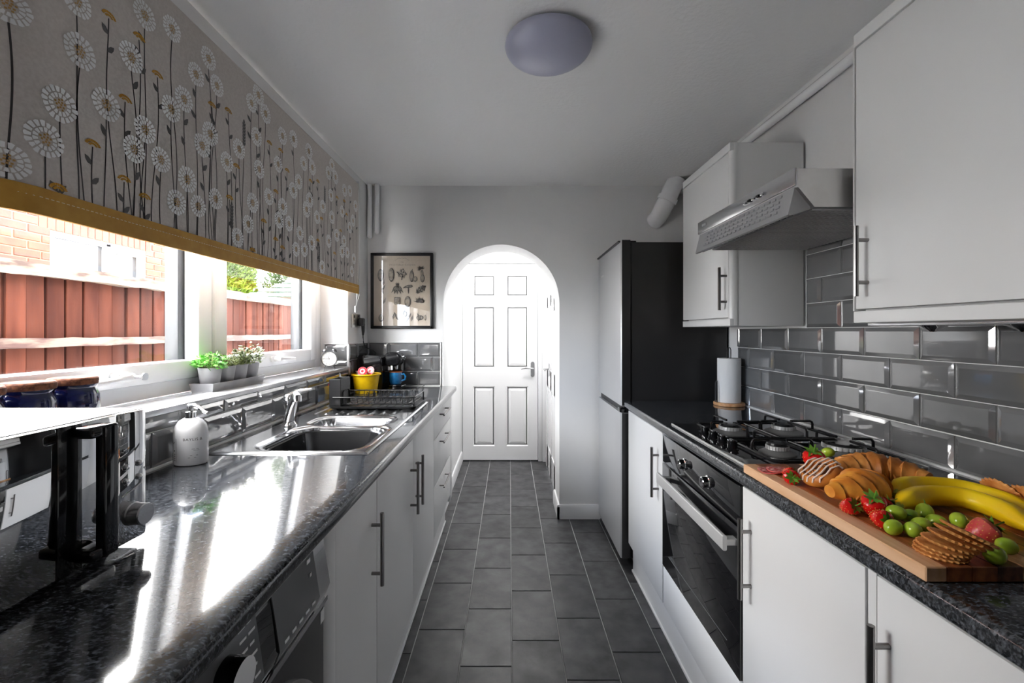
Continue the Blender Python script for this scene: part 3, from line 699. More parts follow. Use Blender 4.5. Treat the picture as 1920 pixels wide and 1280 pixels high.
# stainless basin as a pressed sheet
def sdr(x, y, cx, cy, hx, hy, r):
    qx, qy = abs(x-cx)-hx+r, abs(y-cy)-hy+r
    return min(max(qx, qy), 0)+sqrt(max(qx, 0)**2+max(qy, 0)**2)-r
def sst(a, b, v): t = min(1, max(0, (v-a)/(b-a))); return t*t*(3-2*t)
def sink_z(x, y):
    z = ZW+.006
    e = min(x-SX0, SX1-x, y-SY0, SY1-y); z -= .005*(1-sst(0, .012, e))
    dm = sdr(x, y, -.645, 1.555, .165, .165, .07); dh = sdr(x, y, -.655, 1.83, .15, .075, .05)
    z -= .006*(1-sst(.012, .03, min(dm, dh)))
    z -= .150*(1-sst(-.016, .0, dm)); z -= .085*(1-sst(-.014, .0, dh))
    dd = sdr(x, y, -.70, 2.14, .19, .185, .03); z -= .004*(1-sst(-.012, .0, dd))
    if dd < -.012 and 1.985 < y < 2.30:
        q = ((x+.86) % .05)-.025
        if -.86 < x < -.52: z += .0045*max(0, 1-(q/.009)**2)
    return z
bm = bmn(); NX, NY = 110, 220; g = []
for i in range(NX+1):
    x = SX0+(SX1-SX0)*i/NX
    g.append([bm.verts.new((x, SY0+(SY1-SY0)*j/NY, sink_z(x, SY0+(SY1-SY0)*j/NY))) for j in range(NY+1)])
for i in range(NX):
    for j in range(NY): bm.faces.new((g[i][j], g[i+1][j], g[i+1][j+1], g[i][j+1]))
sink = thing('sink', 'stainless steel one and a half bowl sink with ribbed drainer', 'sink', ((SX0+SX1)/2, (SY0+SY1)/2, ZW))
obj('basin', bm, 'sink', sink, angle=60)
for x, y, z in ((-.645, 1.555, ZW+.006-.156), (-.655, 1.83, ZW+.006-.091)):
    bm = bmn(); lathe(bm, [(.040, -.002), (.040, .002), (.034, .003), (.030, -.004), (.0, -.004)], (x, y, z), 20); obj('waste', bm, 'chrome', sink)
# washing-up bowl lining the main basin (dark in the photo)
bm = bmn(); R = []
for hx, hy, z in ((.150, .150, ZW-.012), (.154, .154, ZW-.008), (.158, .158, ZW-.010), (.150, .150, ZW-.05), (.135, .135, ZW-.142)):
    R.append([bm.verts.new((x, y, z)) for x, y in rrect(-.645, 1.555, hx, hy, .06)])
for s in (0,):
    for A, B in ((R[0], R[1]), (R[1], R[2]), (R[2], R[3]), (R[3], R[4])):
        n_ = len(A)
        for k in range(n_): bm.faces.new((A[k], A[(k+1) % n_], B[(k+1) % n_], B[k]))
    bm.faces.new(R[4])
inner = [[bm.verts.new((v.co.x*1, v.co.y, v.co.z+.004)) for v in R[0]]]
bot = [bm.verts.new((x, y, ZW-.138)) for x, y in rrect(-.645, 1.555, .131, .131, .058)]
n_ = len(bot)
for k in range(n_): bm.faces.new((bot[k], bot[(k+1) % n_], R[0][(k+1) % n_], R[0][k]))
bm.faces.new(bot)
for v in inner[0]: bm.verts.remove(v)
obj('washing_up_bowl', bm, 'bowl_dark', None, 'black washing-up bowl sitting in the main basin', 'bowl', recalc=True)

# monobloc tap
TX, TY = -.875, 1.735; tap = thing('tap', 'chrome mixer tap with a slanting spout behind the sink', 'tap', (TX, TY, ZW+.004))
bm = bmn(); lathe(bm, [(.030, 0), (.030, .006), (.024, .012), (.021, .02), (.021, .085), (.024, .09), (.025, .098), (.022, .112), (.012, .122), (.0, .124)], (TX, TY, ZW+.004), 24); obj('body', bm, 'chrome', tap)
bm = bmn(); tube(bm, [(TX+.004, TY-.010, ZW+.035), (TX+.030, TY-.040, ZW+.085), (TX+.058, TY-.072, ZW+.128), (TX+.068, TY-.084, ZW+.136), (TX+.078, TY-.096, ZW+.132), (TX+.080, TY-.100, ZW+.116)], [.020, .018, .016, .0165, .0165, .0155], 16); obj('spout', bm, 'chrome', tap)
bm = bmn(); ball(bm, (TX, TY, ZW+.118), (.022, .022, .014)); tube(bm, [(TX, TY, ZW+.126), (TX+.03, TY+.004, ZW+.142), (TX+.085, TY+.01, ZW+.150)], [.009, .006, .0045], 10); obj('lever', bm, 'chrome', tap)

# ------------------------------------------------------------------ washing machine
wm = thing('washing_machine', 'graphite washing machine under the worktop with a silver dial', 'washing machine', (-.69, .655, 0))
XWM = -.405; y0, y1 = .372, .958
bm = bmn(); box(bm, -.93, XWM, y0, y1, .012, .715, .008); box(bm, -.93, XWM-.028, y0, y1, .70, .868, .006); obj('body', bm, 'wash_body', wm)
for fx in (-.9, -.46):
    for fy in (.42, .91): bm = bmn(); cyl(bm, (fx, fy, 0), (fx, fy, .014), .02); obj('foot', bm, 'rubber', wm)
pan = [(XWM-.03, .728), (XWM+.004, .728), (XWM+.012, .75), (XWM-.006, .868), (XWM-.03, .868)]
bm = bmn(); prism(bm, pan, 'Y', y0+.002, .70); pl = obj('control_panel', bm, 'wash_panel', wm)
bm = bmn(); prism(bm, pan, 'Y', .748, .905); p2 = obj('display', bm, 'wash_panel', wm)
bm = bmn(); prism(bm, [(a-.002, z) for a, z in pan], 'Y', .70, .748); obj('panel_gap', bm, 'black_glass', wm)
bm = bmn(); prism(bm, pan, 'Y', .905, y1-.002); obj('end_cap', bm, 'steel', wm)
bm = bmn(); prism(bm, [(XWM, .712), (XWM+.006, .712), (XWM+.006, .722), (XWM, .724)], 'Y', y0, y1); obj('trim_line', bm, 'chrome', wm)
kz = .805; ky = .62; kx = XWM+.004
bm = bmn(); lathe(bm, [(.030, 0), (.030, .012), (.028, .028)], (kx-.004, ky, kz), 32, 'X'); kn = obj('dial', bm, 'black_gloss', wm)
bm = bmn()
cv = bm.verts.new((kx+.0255, ky, kz)); rg = [bm.verts.new((kx+.0245, ky+.0285*cos(2*pi*k/36), kz+.0285*sin(2*pi*k/36))) for k in range(36)]
for k in range(36): bm.faces.new((cv, rg[k], rg[(k+1) % 36]))
M['dial'] = mat('spun_silver', (.80, .80, .80, 1), .45, .35, bump=(60, .02))
obj('dial_face', bm, 'dial', kn, angle=0, recalc=True)
bm = bmn()
for r_ in range(6):
    for q in range(2): zz = .845-r_*.017; box(bm, XWM+.0115-.0000-(zz-.75)*.152, XWM+.0122-(zz-.75)*.152, .655+q*.022, .655+q*.022+random.uniform(.010, .018), zz, zz+.004)
obj('programme_print', bm, 'label_white', pl)
bm = bmn()
for q in range(5): box(bm, XWM+.0112, XWM+.0125, .765+q*.026, .765+q*.026+.014, .752, .757); 
box(bm, XWM-.0006, XWM+.0006, .872, .886, .833, .842); box(bm, XWM+.0036, XWM+.0046, .876, .884, .806, .813)
obj('display_print', bm, 'label_white', p2, kind='stuff')
bm = bmn(); box(bm, XWM-.001, XWM+.0008, .935, .953, .672, .698); obj('energy_sticker', bm, 'label_white', wm)
bm = bmn(); lathe(bm, [(.255, 0), (.255, .018), (.240, .034), (.215, .040), (.205, .028), (.195, .006), (.195, 0)], (XWM-.002, .665, .445), 56, 'X', cap=False); wdr = obj('drum_door', bm, 'wash_body', wm)
bm = bmn(); lathe(bm, [(.243, 0), (.246, .004), (.240, .006), (.237, .004)], (XWM+.028, .665, .445), 56, 'X', cap=False); obj('door_ring', bm, 'chrome', wdr)
bm = bmn(); lathe(bm, [(.204, 0), (.19, .008), (.12, .022), (0, .028)], (XWM+.006, .665, .445), 48, 'X'); obj('door_glass', bm, 'black_glass', wdr)

# ------------------------------------------------------------------ microwave
mw = thing('microwave', 'mirrored black microwave with a chunky handle standing on the worktop', 'microwave', (-.815, .56, ZW))
mx0, mx1, my0, my1, mz0, mz1 = -.965, -.66, .33, .794, .932, 1.162
bm = bmn(); box(bm, mx0, mx1-.012, my0, my1, mz0, mz1, .006); obj('body', bm, 'steel', mw)
bm = bmn(); box(bm, mx1-.012, mx1, my0+.003, .735, mz0+.002, mz1-.002, .004); dd = obj('door', bm, 'mirror_door', mw)
bm = bmn(); box(bm, mx1-.012, mx1, .737, my1, mz0+.002, mz1-.002, .004); cp = obj('control_panel', bm, 'mirror_door', mw)
hz0, hz1 = .950, 1.155
bm = bmn(); box(bm, mx1-.003, mx1+.0015, .636, .673, mz0+.003, mz1-.003, .001); obj('door_band', bm, 'black_gloss', dd)
bm = bmn(); box(bm, mx1+.020, mx1+.036, .672, .700, hz0, hz1, .005, 3)
for za, zb in ((hz1-.018, hz1), (hz0, hz0+.018)): box(bm, mx1, mx1+.033, .655, .698, za, zb, .005, 3)
obj('handle', bm, 'black_gloss', dd, label='black D-shaped handle')
bm = bmn(); lathe(bm, [(.020, 0), (.020, .004), (.0185, .006), (.0185, .024), (.017, .026), (0, .026)], (mx1, .762, .982), 28, 'X'); obj('knob', bm, 'steel', cp, label='brushed steel knob')
for yy in (.750, .777):
    for zz in (1.066, 1.042): bm = bmn(); ball(bm, (mx1+.001, yy, zz), (.005, .0055, .0055), 12, 8); obj('button', bm, 'chrome', cp)
bm = bmn(); tube(bm, [(mx1+.001, .742, 1.018), (mx1+.001, .768, 1.024), (mx1+.001, .780, 1.030), (mx1+.001, .782, 1.038)], .0012, 6); obj('print_line', bm, 'label_white', cp)
for xx in (mx0+.04, mx1-.05):
    for yy in (my0+.04, my1-.04): bm = bmn(); cyl(bm, (xx, yy, ZW-.001), (xx, yy, mz0+.004), .014, n=14); obj('foot', bm, 'rubber', mw)

# ------------------------------------------------------------------ right base run
def base_right(label, y0, y1, doors, grp='base cabinets on the hob side'):
    t = thing('base_cabinet', label, 'cabinet', (.93, (y0+y1)/2, .15), grp)
    carcass(t, XDR+.02, XR-.01, y0, y1, .15, .878)
    for a, b, hy in doors:
        d = slab('door', t, XDR, XDR+.019, a+.0015, b-.0015, DZ0, DZ1)
        bar_handle(d, (XDR, hy, .80), (XDR, hy, .585), (-1, 0, 0))
    return t
base_right('pale grey base cabinet between fridge freezer and oven', 1.838, 2.365, [(1.838, 2.365, 1.885)])
b2 = base_right('pale grey base cabinet next to the oven below the food board', .79, 1.208, [(.79, 1.208, 1.165)])
base_right('pale grey base cabinet farther along from the oven below the food board', .26, .768, [(.26, .768, .742)])
bm = bmn(); box(bm, XDR+.003, XDR+.02, .770, .788, .155, .872); obj('filler', bm, 'carcass', b2)
bm = bmn(); box(bm, XDR+.025, XDR+.04, -.55, 2.365, 0, .15, .002); box(bm, XDR+.018, XDR+.026, -.55, 2.365, 0, .012, .002)
struct('trim_9', bm, 'plinth', 'white plinth and sealant bead under the oven side', 'plinth')
# oven in its housing
oy0, oy1 = 1.215, 1.828
ov = thing('oven', 'black glass built-in oven with a broad steel bar handle', 'oven', (.93, (oy0+oy1)/2, .32))
bm = bmn(); box(bm, XDR+.02, 1.17, oy0+.01, oy1-.01, .325, .868); obj('body', bm, 'black_matt', ov)
bm = bmn(); box(bm, XDR-.002, XDR+.02, oy0, oy1, .756, .868, .002); cpn = obj('control_panel', bm, 'black_glass', ov)
bm = bmn(); box(bm, XDR-.004, XDR+.02, oy0, oy1, .325, .750, .002); odr = obj('door', bm, 'black_glass', ov)
bm = bmn()
for a, b, c, d in ((oy0+.07, oy1-.07, .39, .392), (oy0+.07, oy1-.07, .655, .657)): box(bm, XDR-.0045, XDR-.003, a, b, c, d)
obj('window_line', bm, 'wash_panel', odr, kind='stuff')
bm = bmn(); prism(bm, rrect(.604, .706, .006, .021, .004), 'Y', oy0+.008, oy1-.055)
for yy in (oy0+.012, oy1-.085): box(bm, .604, XDR-.002, yy, yy+.026, .697, .715, .002)
obj('handle', bm, 'satin_bright', odr, label='broad satin steel bar handle')
for yy in (1.60, 1.41):
    bm = bmn(); lathe(bm, [(.021, 0), (.021, .004), (.018, .006), (.017, .022), (.015, .024), (0, .024)], (XDR-.002, yy, .813), 28, '-X'); kk = obj('knob', bm, 'chrome', cpn)
    bm = bmn(); box(bm, XDR-.0275, XDR-.0255, yy-.0015, yy+.0015, .813, .826); obj('pointer', bm, 'black_matt', kk)
oh = thing('oven_housing', 'white panel below the oven and the housing sides', 'cabinet', (.93, (oy0+oy1)/2, .15))
bm = bmn(); box(bm, XDR, XDR+.019, oy0, oy1, .155, .318, .002); obj('panel', bm, 'plinth', oh)
bm = bmn(); box(bm, XDR+.02, 1.19, oy0, oy1, .30, .318); obj('shelf', bm, 'carcass', oh)

# ------------------------------------------------------------------ fridge freezer
fr_ = thing('fridge_freezer', 'tall fridge freezer with silver doors and graphite sides by the arch', 'fridge', (.9, 2.7, 0))
fy0, fy1 = 2.395, 2.995
bm = bmn(); box(bm, .668, 1.20, fy0+.006, fy1-.004, .05, 1.793, .008, 3); obj('body', bm, 'fridge_dark', fr_)
bm = bmn(); box(bm, .60, .70, fy0+.01, fy1-.01, 1.79, 1.80, .003); obj('hinge_cover', bm, 'fridge_dark', fr_)
def fdoor(z0, z1):
    bm = bmn(); prism(bm, [(.664, fy0), (.664, fy1), (.618, fy1)] + [(.612, fy1-.006), (.612, fy0+.006), (.618, fy0)], 'Z', z0, z1); return obj('door', bm, ['fridge_silver'], fr_, angle=25)
fd1 = fdoor(.892, 1.803); fdoor(.055, .852)
bm = bmn(); box(bm, .63, .668, fy0+.002, fy1-.002, .852, .892); obj('grip_recess', bm, 'black_matt', fr_, label='dark recessed grip between the doors')
bm = bmn(); box(bm, .607, .64, fy0-.001, fy0+.05, .856, .880, .003); obj('hinge', bm, 'black_gloss', fr_)
bm = bmn(); box(bm, .6185, .6645, fy0-.0015, fy0+.003, .893, 1.802); obj('door_edge', bm, 'fridge_dark', fd1)
bm = bmn(); box(bm, .6185, .6645, fy0-.0015, fy0+.003, .056, .851); 
obj('door_edge', bm, 'fridge_dark', fr_)
bm = bmn(); box(bm, .70, 1.18, fy0+.03, fy1-.03, 0, .055); obj('base', bm, 'black_matt', fr_)
bm = bmn()
for k, w in enumerate((.010, .006, .008, .007, .008, .006)): box(bm, .6113, .6121, 2.90-k*.013-w, 2.90-k*.013, 1.655, 1.667)
obj('badge', bm, 'label_white', fd1)

# ------------------------------------------------------------------ wall cabinets
XWC = .902
def wall_cab(label, y0, y1, hy, hand, doors_y):
    z0, z1 = 1.322, 2.072
    t = thing('wall_cabinet', label, 'cabinet', (1.05, (y0+y1)/2, z0), 'wall cabinets over the hob side')
    bm = bmn(); box(bm, XWC+.03, XR-.012, y0, y1, z0, z1, .001); obj('carcass', bm, 'carcass', t)
    for za, zb, nm in ((2.040, z1+.002, 'cornice'), (z0, 1.352, 'pelmet')): slab(nm, t, XWC-.001, XWC+.032, y0, y1, za, zb)
    for a, b in doors_y:
        d = slab('door', t, XWC, XWC+.019, a, b, 1.357, 2.036)
        bar_handle(d, (XWC, hy, 1.565), (XWC, hy, 1.388), (-1, 0, 0))
    return t, z0, z1
ca, z0, z1 = wall_cab('pale grey wall cabinet between fridge freezer and cooker hood', 1.782, 2.268, 1.812, 1, [(1.800, 2.266)])
bm = bmn(); r = .022
pts = [(XR-.012, 1.7815), (XR-.012, 1.7835), (XWC+.03, 1.7835), (XWC+.019, 1.799), (XWC, 1.799)] + [(XWC+r-r*cos(radians(a)), 1.779+r-r*sin(radians(a))) for a in range(0, 91, 15)]
prism(bm, [(XWC+.03, 1.7805), (XWC+.03, 1.799), (XWC+.001, 1.799)] + [(XWC+.001+r-r*cos(radians(a)), 1.7805+r-r*sin(radians(a))) for a in range(20, 91, 14)], 'Z', 1.323, 2.073); obj('corner_post', bm, 'door_front', ca)
cb, z0, z1 = wall_cab('wide pale grey wall cabinet on the other side of the cooker hood', .50, 1.143, 1.098, 1, [(.502, 1.1365)])
bm = bmn(); box(bm, XWC, XWC+.031, 1.1405, 1.1455, 1.3525, 2.0395, .001); obj('end_panel', bm, 'carcass', cb)
bm = bmn(); box(bm, XWC+.05, XR-.02, .55, 1.16, 1.314, 1.3225, .002); obj('light_rail', bm, 'steel', cb)
for yy, xx in ((1.04, 1.01), (.855, 1.01)):
    bm = bmn(); lathe(bm, [(.006, -.016), (.010, -.012), (.030, -.001), (.030, .002)], (xx, yy, 1.315), 20); obj('downlight', bm, 'chrome', cb, label='small chrome under-cabinet downlight')

# ------------------------------------------------------------------ cooker hood
hd = thing('cooker_hood', 'brushed steel cooker hood with a lowered visor above the hob', 'cooker hood', (.98, 1.46, 1.62))
qy0, qy1 = 1.165, 1.765
side = [(.768, 1.690), (.768, 1.735), (1.195, 1.735), (1.195, 1.632), (.815, 1.632)]
bm = bmn(); prism(bm, side, 'Y', qy0, qy1); obj('body', bm, 'hood_steel', hd, angle=20)
bm = bmn(); box(bm, .762, .770, qy0-.001, qy1+.001, 1.690, 1.738, .003); fp = obj('front_strip', bm, 'steel', hd)
for k in range(5):
    bm = bmn(); box(bm, .754, .764, 1.30+k*.024, 1.314+k*.024, 1.707, 1.716, .0015); obj('button', bm, 'black_gloss' if k % 2 else 'chrome', fp)
bm = bmn(); box(bm, .7612, .7622, 1.69, 1.725, 1.712, 1.722); obj('badge', bm, 'label_grey', fp)
M['visor'] = mat('satin_visor', (.36, .36, .365, 1), .42, .3)
bm = bmn(); prism(bm, [(.770, 1.690), (.752, 1.615), (.757, 1.612), (.812, 1.630), (.812, 1.636), (.78, 1.690)], 'Y', qy0+.012, qy1-.002); vs = obj('visor', bm, 'visor', hd, angle=20)
bm = bmn()
for r_ in range(4):
    for k in range(17):
        a = (r_+.8)/5.2; x = .770-.018*a; z = 1.690-.075*a; y = qy0+.06+k*.028+(r_ % 2)*.006
        box(bm, x-.0035, x+.002, y, y+.018, z-.004, z+.003, .001, 1)
obj('embossed_dashes', bm, 'visor', vs, kind='stuff')
bm = bmn()
for k in range(20): box(bm, .7545+.016, .7545+.022, qy0+.03+k*.028, qy0+.048+k*.028, 1.6165, 1.6195)
obj('vent_slots', bm, 'black_matt', vs, kind='stuff')
# perforated grease filter: a lattice of thin bars over a dark tray
M['filter'] = mat('filter_mesh', (.45, .45, .45, 1), .5, .2)
bm = bmn(); box(bm, .815, 1.19, qy0+.01, qy1-.01, 1.6325, 1.634); obj('filter_tray', bm, 'filter', hd)
bm = bmn(); n1, n2 = 20, 32
for k in range(n1+1): x = .818+(1.185-.818)*k/n1; box(bm, x-.0022, x+.0022, qy0+.012, qy1-.012, 1.627, 1.631)
for k in range(n2+1): y = qy0+.014+(qy1-qy0-.028)*k/n2; box(bm, .816, 1.187, y-.0028, y+.0028, 1.6262, 1.6302)
obj('filter_mesh', bm, 'filter', hd, kind='stuff', angle=0)

# ------------------------------------------------------------------ gas hob
hob = thing('gas_hob', 'black four burner gas hob with wire pan supports', 'hob', (.91, 1.49, ZW))
gx0, gx1, gy0, gy1 = .66, 1.160, 1.205, 1.775; hz = ZW+.0055
bm = bmn(); box(bm, gx0+.003, gx1-.003, gy0, gy1, ZW-.004, hz, .002); obj('glass_plate', bm, 'black_glass', hob)
for xa, xb in ((gx0-.001, gx0+.0035), (gx1-.0035, gx1+.001)): bm = bmn(); box(bm, xa, xb, gy0, gy1, ZW, hz+.0015, .001); obj('edge_trim', bm, 'satin_bright', hob)
def burner(x, y, r):
    bm = bmn(); lathe(bm, [(r*1.75, 0), (r*1.75, .004), (r*1.2, .013), (r*.9, .014)], (x, y, hz), 32); b_ = obj('burner', bm, 'burner_alloy', hob)
    bm = bmn(); lathe(bm, [(r*.9, 0), (r*1.04, .002), (r*1.04, .013), (r*.95, .014)], (x, y, hz+.013), 32)
    for k in range(24):
        a = 2*pi*k/24; t = bmesh.new(); bmesh.ops.create_cube(t, size=1); merge(bm, t, 0, Matrix.Translation((x+r*1.05*cos(a), y+r*1.05*sin(a), hz+.020)) @ Matrix.Rotation(a, 4, 'Z') @ Matrix.Diagonal((.003, r*.14, .010, 1)))
    obj('flame_ring', bm, 'satin_bright', b_)
    bm = bmn(); lathe(bm, [(r*1.0, 0), (r*1.06, .003), (r*1.0, .008), (r*.6, .0095), (0, .010)], (x, y, hz+.027), 32); obj('burner_cap', bm, 'black_iron', b_)
BUR = [(.812, 1.605, .036), (1.015, 1.615, .036), (.82, 1.335, .029), (1.03, 1.345, .052)]
for b_ in BUR: burner(*b_)
for k, yy in enumerate((1.578, 1.515, 1.450, 1.385)):
    bm = bmn(); lathe(bm, [(.019, 0), (.019, .003), (.015, .005), (.0145, .022), (.0155, .024), (.0155, .027), (0, .028)], (.708, yy, hz), 20); box(bm, .704, .712, yy-.0155, yy+.0155, hz+.024, hz+.032, .002); obj('knob', bm, 'black_gloss', hob)
zt = hz+.043; zb = hz+.010
for yc, (A, B) in ((1.610, BUR[:2]), (1.340, BUR[2:])):
    bm = bmn(); xa, xb, ya, yb = .742, 1.122, yc-.125, yc+.122
    tube(bm, [(x, y, zb) for x, y in rrect((xa+xb)/2, yc, (xb-xa)/2, .122, .02, 4)], .0048, 8, closed=True)
    tube(bm, [((xa+xb)/2-.005, ya+.01, zb), ((xa+xb)/2-.005, yb-.01, zb)], .0045, 8)
    for (x, y, r) in (A, B):
        L = max(r*.55, .026)
        for dx, dy in ((1, 0), (-1, 0), (0, 1), (0, -1)):
            ex = (xb if x > .92 else .927) if dx > 0 else (.927 if x > .92 else xa) if dx < 0 else x
            ey = (yc+.122 if dy > 0 else yc-.122) if dy else y
            p = Vector((ex, ey, zb)); q = Vector((x+dx*L, y+dy*L, zt)); s = Vector((ex, ey, zt)); d_ = (q-s).normalized()
            tube(bm, [p, s-Vector((0, 0, .010)), s-Vector((0, 0, .003))+d_*.003, s+d_*.010, q], .0042, 8)
    for x, y in ((xa+.02, ya), (xb-.02, ya), (xa+.02, yb-.003), (xb-.02, yb-.003)): cyl(bm, (x, y if y > yc else y+.003, hz-.001), (x, y if y > yc else y+.003, zb), .006, n=8)
    obj('pan_support', bm, 'black_iron', hob)

# ------------------------------------------------------------------ roller blind
bl = thing('roller_blind', 'roller blind printed with white daisies above a mustard hem', 'blind', (-.93, 1.75, 1.53))
BY0, BY1, BZ0, BZ1, BX = .803, 2.69, 1.585, 2.205, -.93
def bxs(y):
    return BX-.022*max(0, (.875-y)/.072)**2
NYB = 60; ysb = [BY0+.0045*k for k in range(17)]; ysb += [ysb[-1]+(BY1-ysb[-1])*k/NYB for k in range(1, NYB+1)]
def sheet(z0, z1, t, off=0):
    bm = bmn(); A = []
    for y in ysb: x = bxs(y)+off; A.append([bm.verts.new(p) for p in ((x, y, z0), (x, y, z1), (x-t, y, z1), (x-t, y, z0))])
    for a, b in zip(A, A[1:]):
        for q in range(4): bm.faces.new((a[q], b[q], b[(q+1) % 4], a[(q+1) % 4]))
    bm.faces.new(A[0]); bm.faces.new(A[-1][::-1]); bmesh.ops.recalc_face_normals(bm, faces=bm.faces[:]); return bm
fab = obj('fabric', sheet(BZ0-.003, BZ1, .0012), 'fabric', bl, label='taupe fabric')
hem = obj('hem_band', sheet(1.531, BZ0, .0075, .003), 'mustard', bl, label='mustard yellow hem band')
bm = bmn(); y = .83
while y < BY1-.02: box(bm, bxs(y)+.0028, bxs(y)+.0036, y, y+.006, 1.5655, 1.5668); y += .0105
obj('stitching', bm, 'thread', hem, kind='stuff', angle=0)
bm = bmn(); cyl(bm, (BX-.019, BY0, BZ1-.004), (BX-.019, BY1, BZ1-.004), .019, n=24); obj('roller', bm, 'fabric', bl)
for y in (BY0-.012, BY1): bm = bmn(); box(bm, XL, BX+.004, y, y+.012, BZ1-.03, BZ1+.02, .003); obj('bracket', bm, 'white_plastic', bl)
bm = bmn(); tube(bm, [(BX+.006, BY1+.006, BZ1-.01), (BX+.006, BY1+.004, 1.70), (BX+.004, BY1-.002, 1.52), (BX-.002, BY1-.035, 1.455), (BX-.008, BY1-.002, 1.52), (BX-.008, BY1+.006, BZ1-.01)], .0016, 6)
ch = obj('pull_chain', bm, 'white_plastic', bl)
bm = bmn(); box(bm, BX-.01, BX-.002, BY1-.045, BY1-.02, 1.415, 1.455, .003); obj('safety_clip', bm, 'white_plastic', ch)
# the print, placed on the cloth
z1s, z2s = 3.0475, 2.4615
HEADS = [(x/z1s, y/z1s) for x, y in [(85,30),(437,5),(453,293),(825,88),(981,165),(749,328),(340,597),(606,598),(257,795),(976,622),(1050,567),(827,740),(764,853),(917,912),(1118,425),(1190,335),(1153,832),(1200,765),(1068,1025),(1008,1155),(1130,1178),(75,915)]]
HEADS += [(330+x/z2s, 60+y/z2s) for x, y in [(150,122),(90,195),(187,248),(160,466),(121,524),(51,680),(181,770),(100,803),(233,600),(290,540),(283,948),(332,886),(352,788),(382,633),(370,484),(347,328),(379,290),(412,377),(427,760),(492,806),(470,610),(490,480),(541,493),(540,730),(565,690),(474,868),(520,884),(571,928),(553,1002),(592,1005),(601,818),(616,775),(588,607),(612,550),(628,625),(650,855),(677,805),(625,973),(673,1084),(714,753),(719,855),(703,650),(735,670),(719,615),(704,965),(741,938),(766,828),(777,730),(802,733),(775,965),(766,1012),(790,1018),(801,902),(816,870),(820,1046),(811,1105),(828,803)]]
FANS = [(x/z1s, y/z1s) for x, y in [(620,95),(793,218),(898,433),(714,572),(528,828),(330,1080),(708,1030),(825,1130),(1210,605)]]
FANS += [(330+x/z2s, 60+y/z2s) for x, y in [(240,367),(168,343),(430,515),(482,550),(512,642),(278,623),(246,768),(352,1010),(404,876),(460,740),(459,960),(490,998),(654,692),(620,690),(743,767),(671,864),(654,965),(731,1024),(787,845),(759,920),(776,783)]]
SPIKES = [(330+x/z2s, 60+y/z2s) for x, y in [(313,478),(256,860),(686,760),(660,1030)]]
rnd = random.Random(3)
def thin(L, d):
    out = []
    for q in L:
        p = atx(q[0], q[1], BX)
        if all((p-atx(*r_, BX)).length > d for r_ in out): out.append(q)
    return out
HEADS = thin(HEADS, .036); FANS = thin(FANS, .03)
pw, pg, pt, ps_, plf = bmn(), bmn(), bmn(), bmn(), bmn()
def pq(bm, pts, lay):
    pts = [(min(max(y, BY0+.001), BY1-.001), min(max(z, BZ0+.001), BZ1-.001)) for y, z in pts]
    ar = sum(a[0]*b[1]-b[0]*a[1] for a, b in zip(pts, pts[1:]+pts[:1]))
    if abs(ar) < 1e-9: return
    if ar < 0: pts = pts[::-1]
    bm.faces.new([bm.verts.new((bxs(y)+.0003*lay+.0002, y, z)) for y, z in pts])
def leaf(bm, y, z, a, L, w, lay=2):
    d = (cos(a), sin(a)); n_ = (-d[1], d[0])
    pq(bm, [(y, z), (y+d[0]*L*.35+n_[0]*w, z+d[1]*L*.35+n_[1]*w), (y+d[0]*L*.7+n_[0]*w*.8, z+d[1]*L*.7+n_[1]*w*.8), (y+d[0]*L, z+d[1]*L), (y+d[0]*L*.7-n_[0]*w*.8, z+d[1]*L*.7-n_[1]*w*.8), (y+d[0]*L*.35-n_[0]*w, z+d[1]*L*.35-n_[1]*w)], lay)
def stem(y, z, zend=None, w=.0016):
    ph, am = rnd.uniform(0, 6.28), rnd.uniform(.003, .009); z1 = BZ0 if zend is None else zend; k = max(3, int((z-z1)/.02)); dr_ = rnd.uniform(-.04, .05)
    pp = [(y+dr_*(z-zz)+am*(sin(ph+zz*13)-sin(ph+z*13)), zz) for zz in [z+(z1-z)*i/k for i in range(k+1)]]
    for (a, b), (c, d) in zip(pp, pp[1:]): pq(ps_, [(a-w, b), (a+w, b), (c+w, d), (c-w, d)], 1)
    return pp
for px, py in HEADS:
    p = atx(px, py, BX); y, z = p.y, p.z; r = rnd.uniform(.031, .036)
    pp = stem(y, z-r)
    for ring, (ra, rb, n_) in enumerate(((.70, 1.0, 18), (.40, .64, 14))):
        for k in range(n_):
            a = 2*pi*(k+.5*ring)/n_; da = pi/n_*.76; rr = r*rb*rnd.uniform(.95, 1.04)
            pq(pw, [(y+r*ra*cos(a-da*.8), z+r*ra*sin(a-da*.8)), (y+rr*cos(a-da), z+rr*sin(a-da)), (y+rr*1.03*cos(a), z+rr*1.03*sin(a)), (y+rr*cos(a+da), z+rr*sin(a+da)), (y+r*ra*cos(a+da*.8), z+r*ra*sin(a+da*.8))], 4)
    for k in range(12):
        a = k*2.4; q = r*.098*sqrt(k+.3); s = r*.058
        pq(pt, [(y+q*cos(a)-s, z+q*sin(a)-s), (y+q*cos(a)+s, z+q*sin(a)-s), (y+q*cos(a)+s, z+q*sin(a)+s), (y+q*cos(a)-s, z+q*sin(a)+s)], 5)
    if rnd.random() < .6 and len(pp) > 6:
        for q in range(rnd.choice((1, 2))):
            a, b = pp[min(len(pp)-2, 2+q*3)]; sgn = rnd.choice((-1, 1)); leaf(plf, a, b, pi/2+sgn*rnd.uniform(.4, .9), .030, .0065)
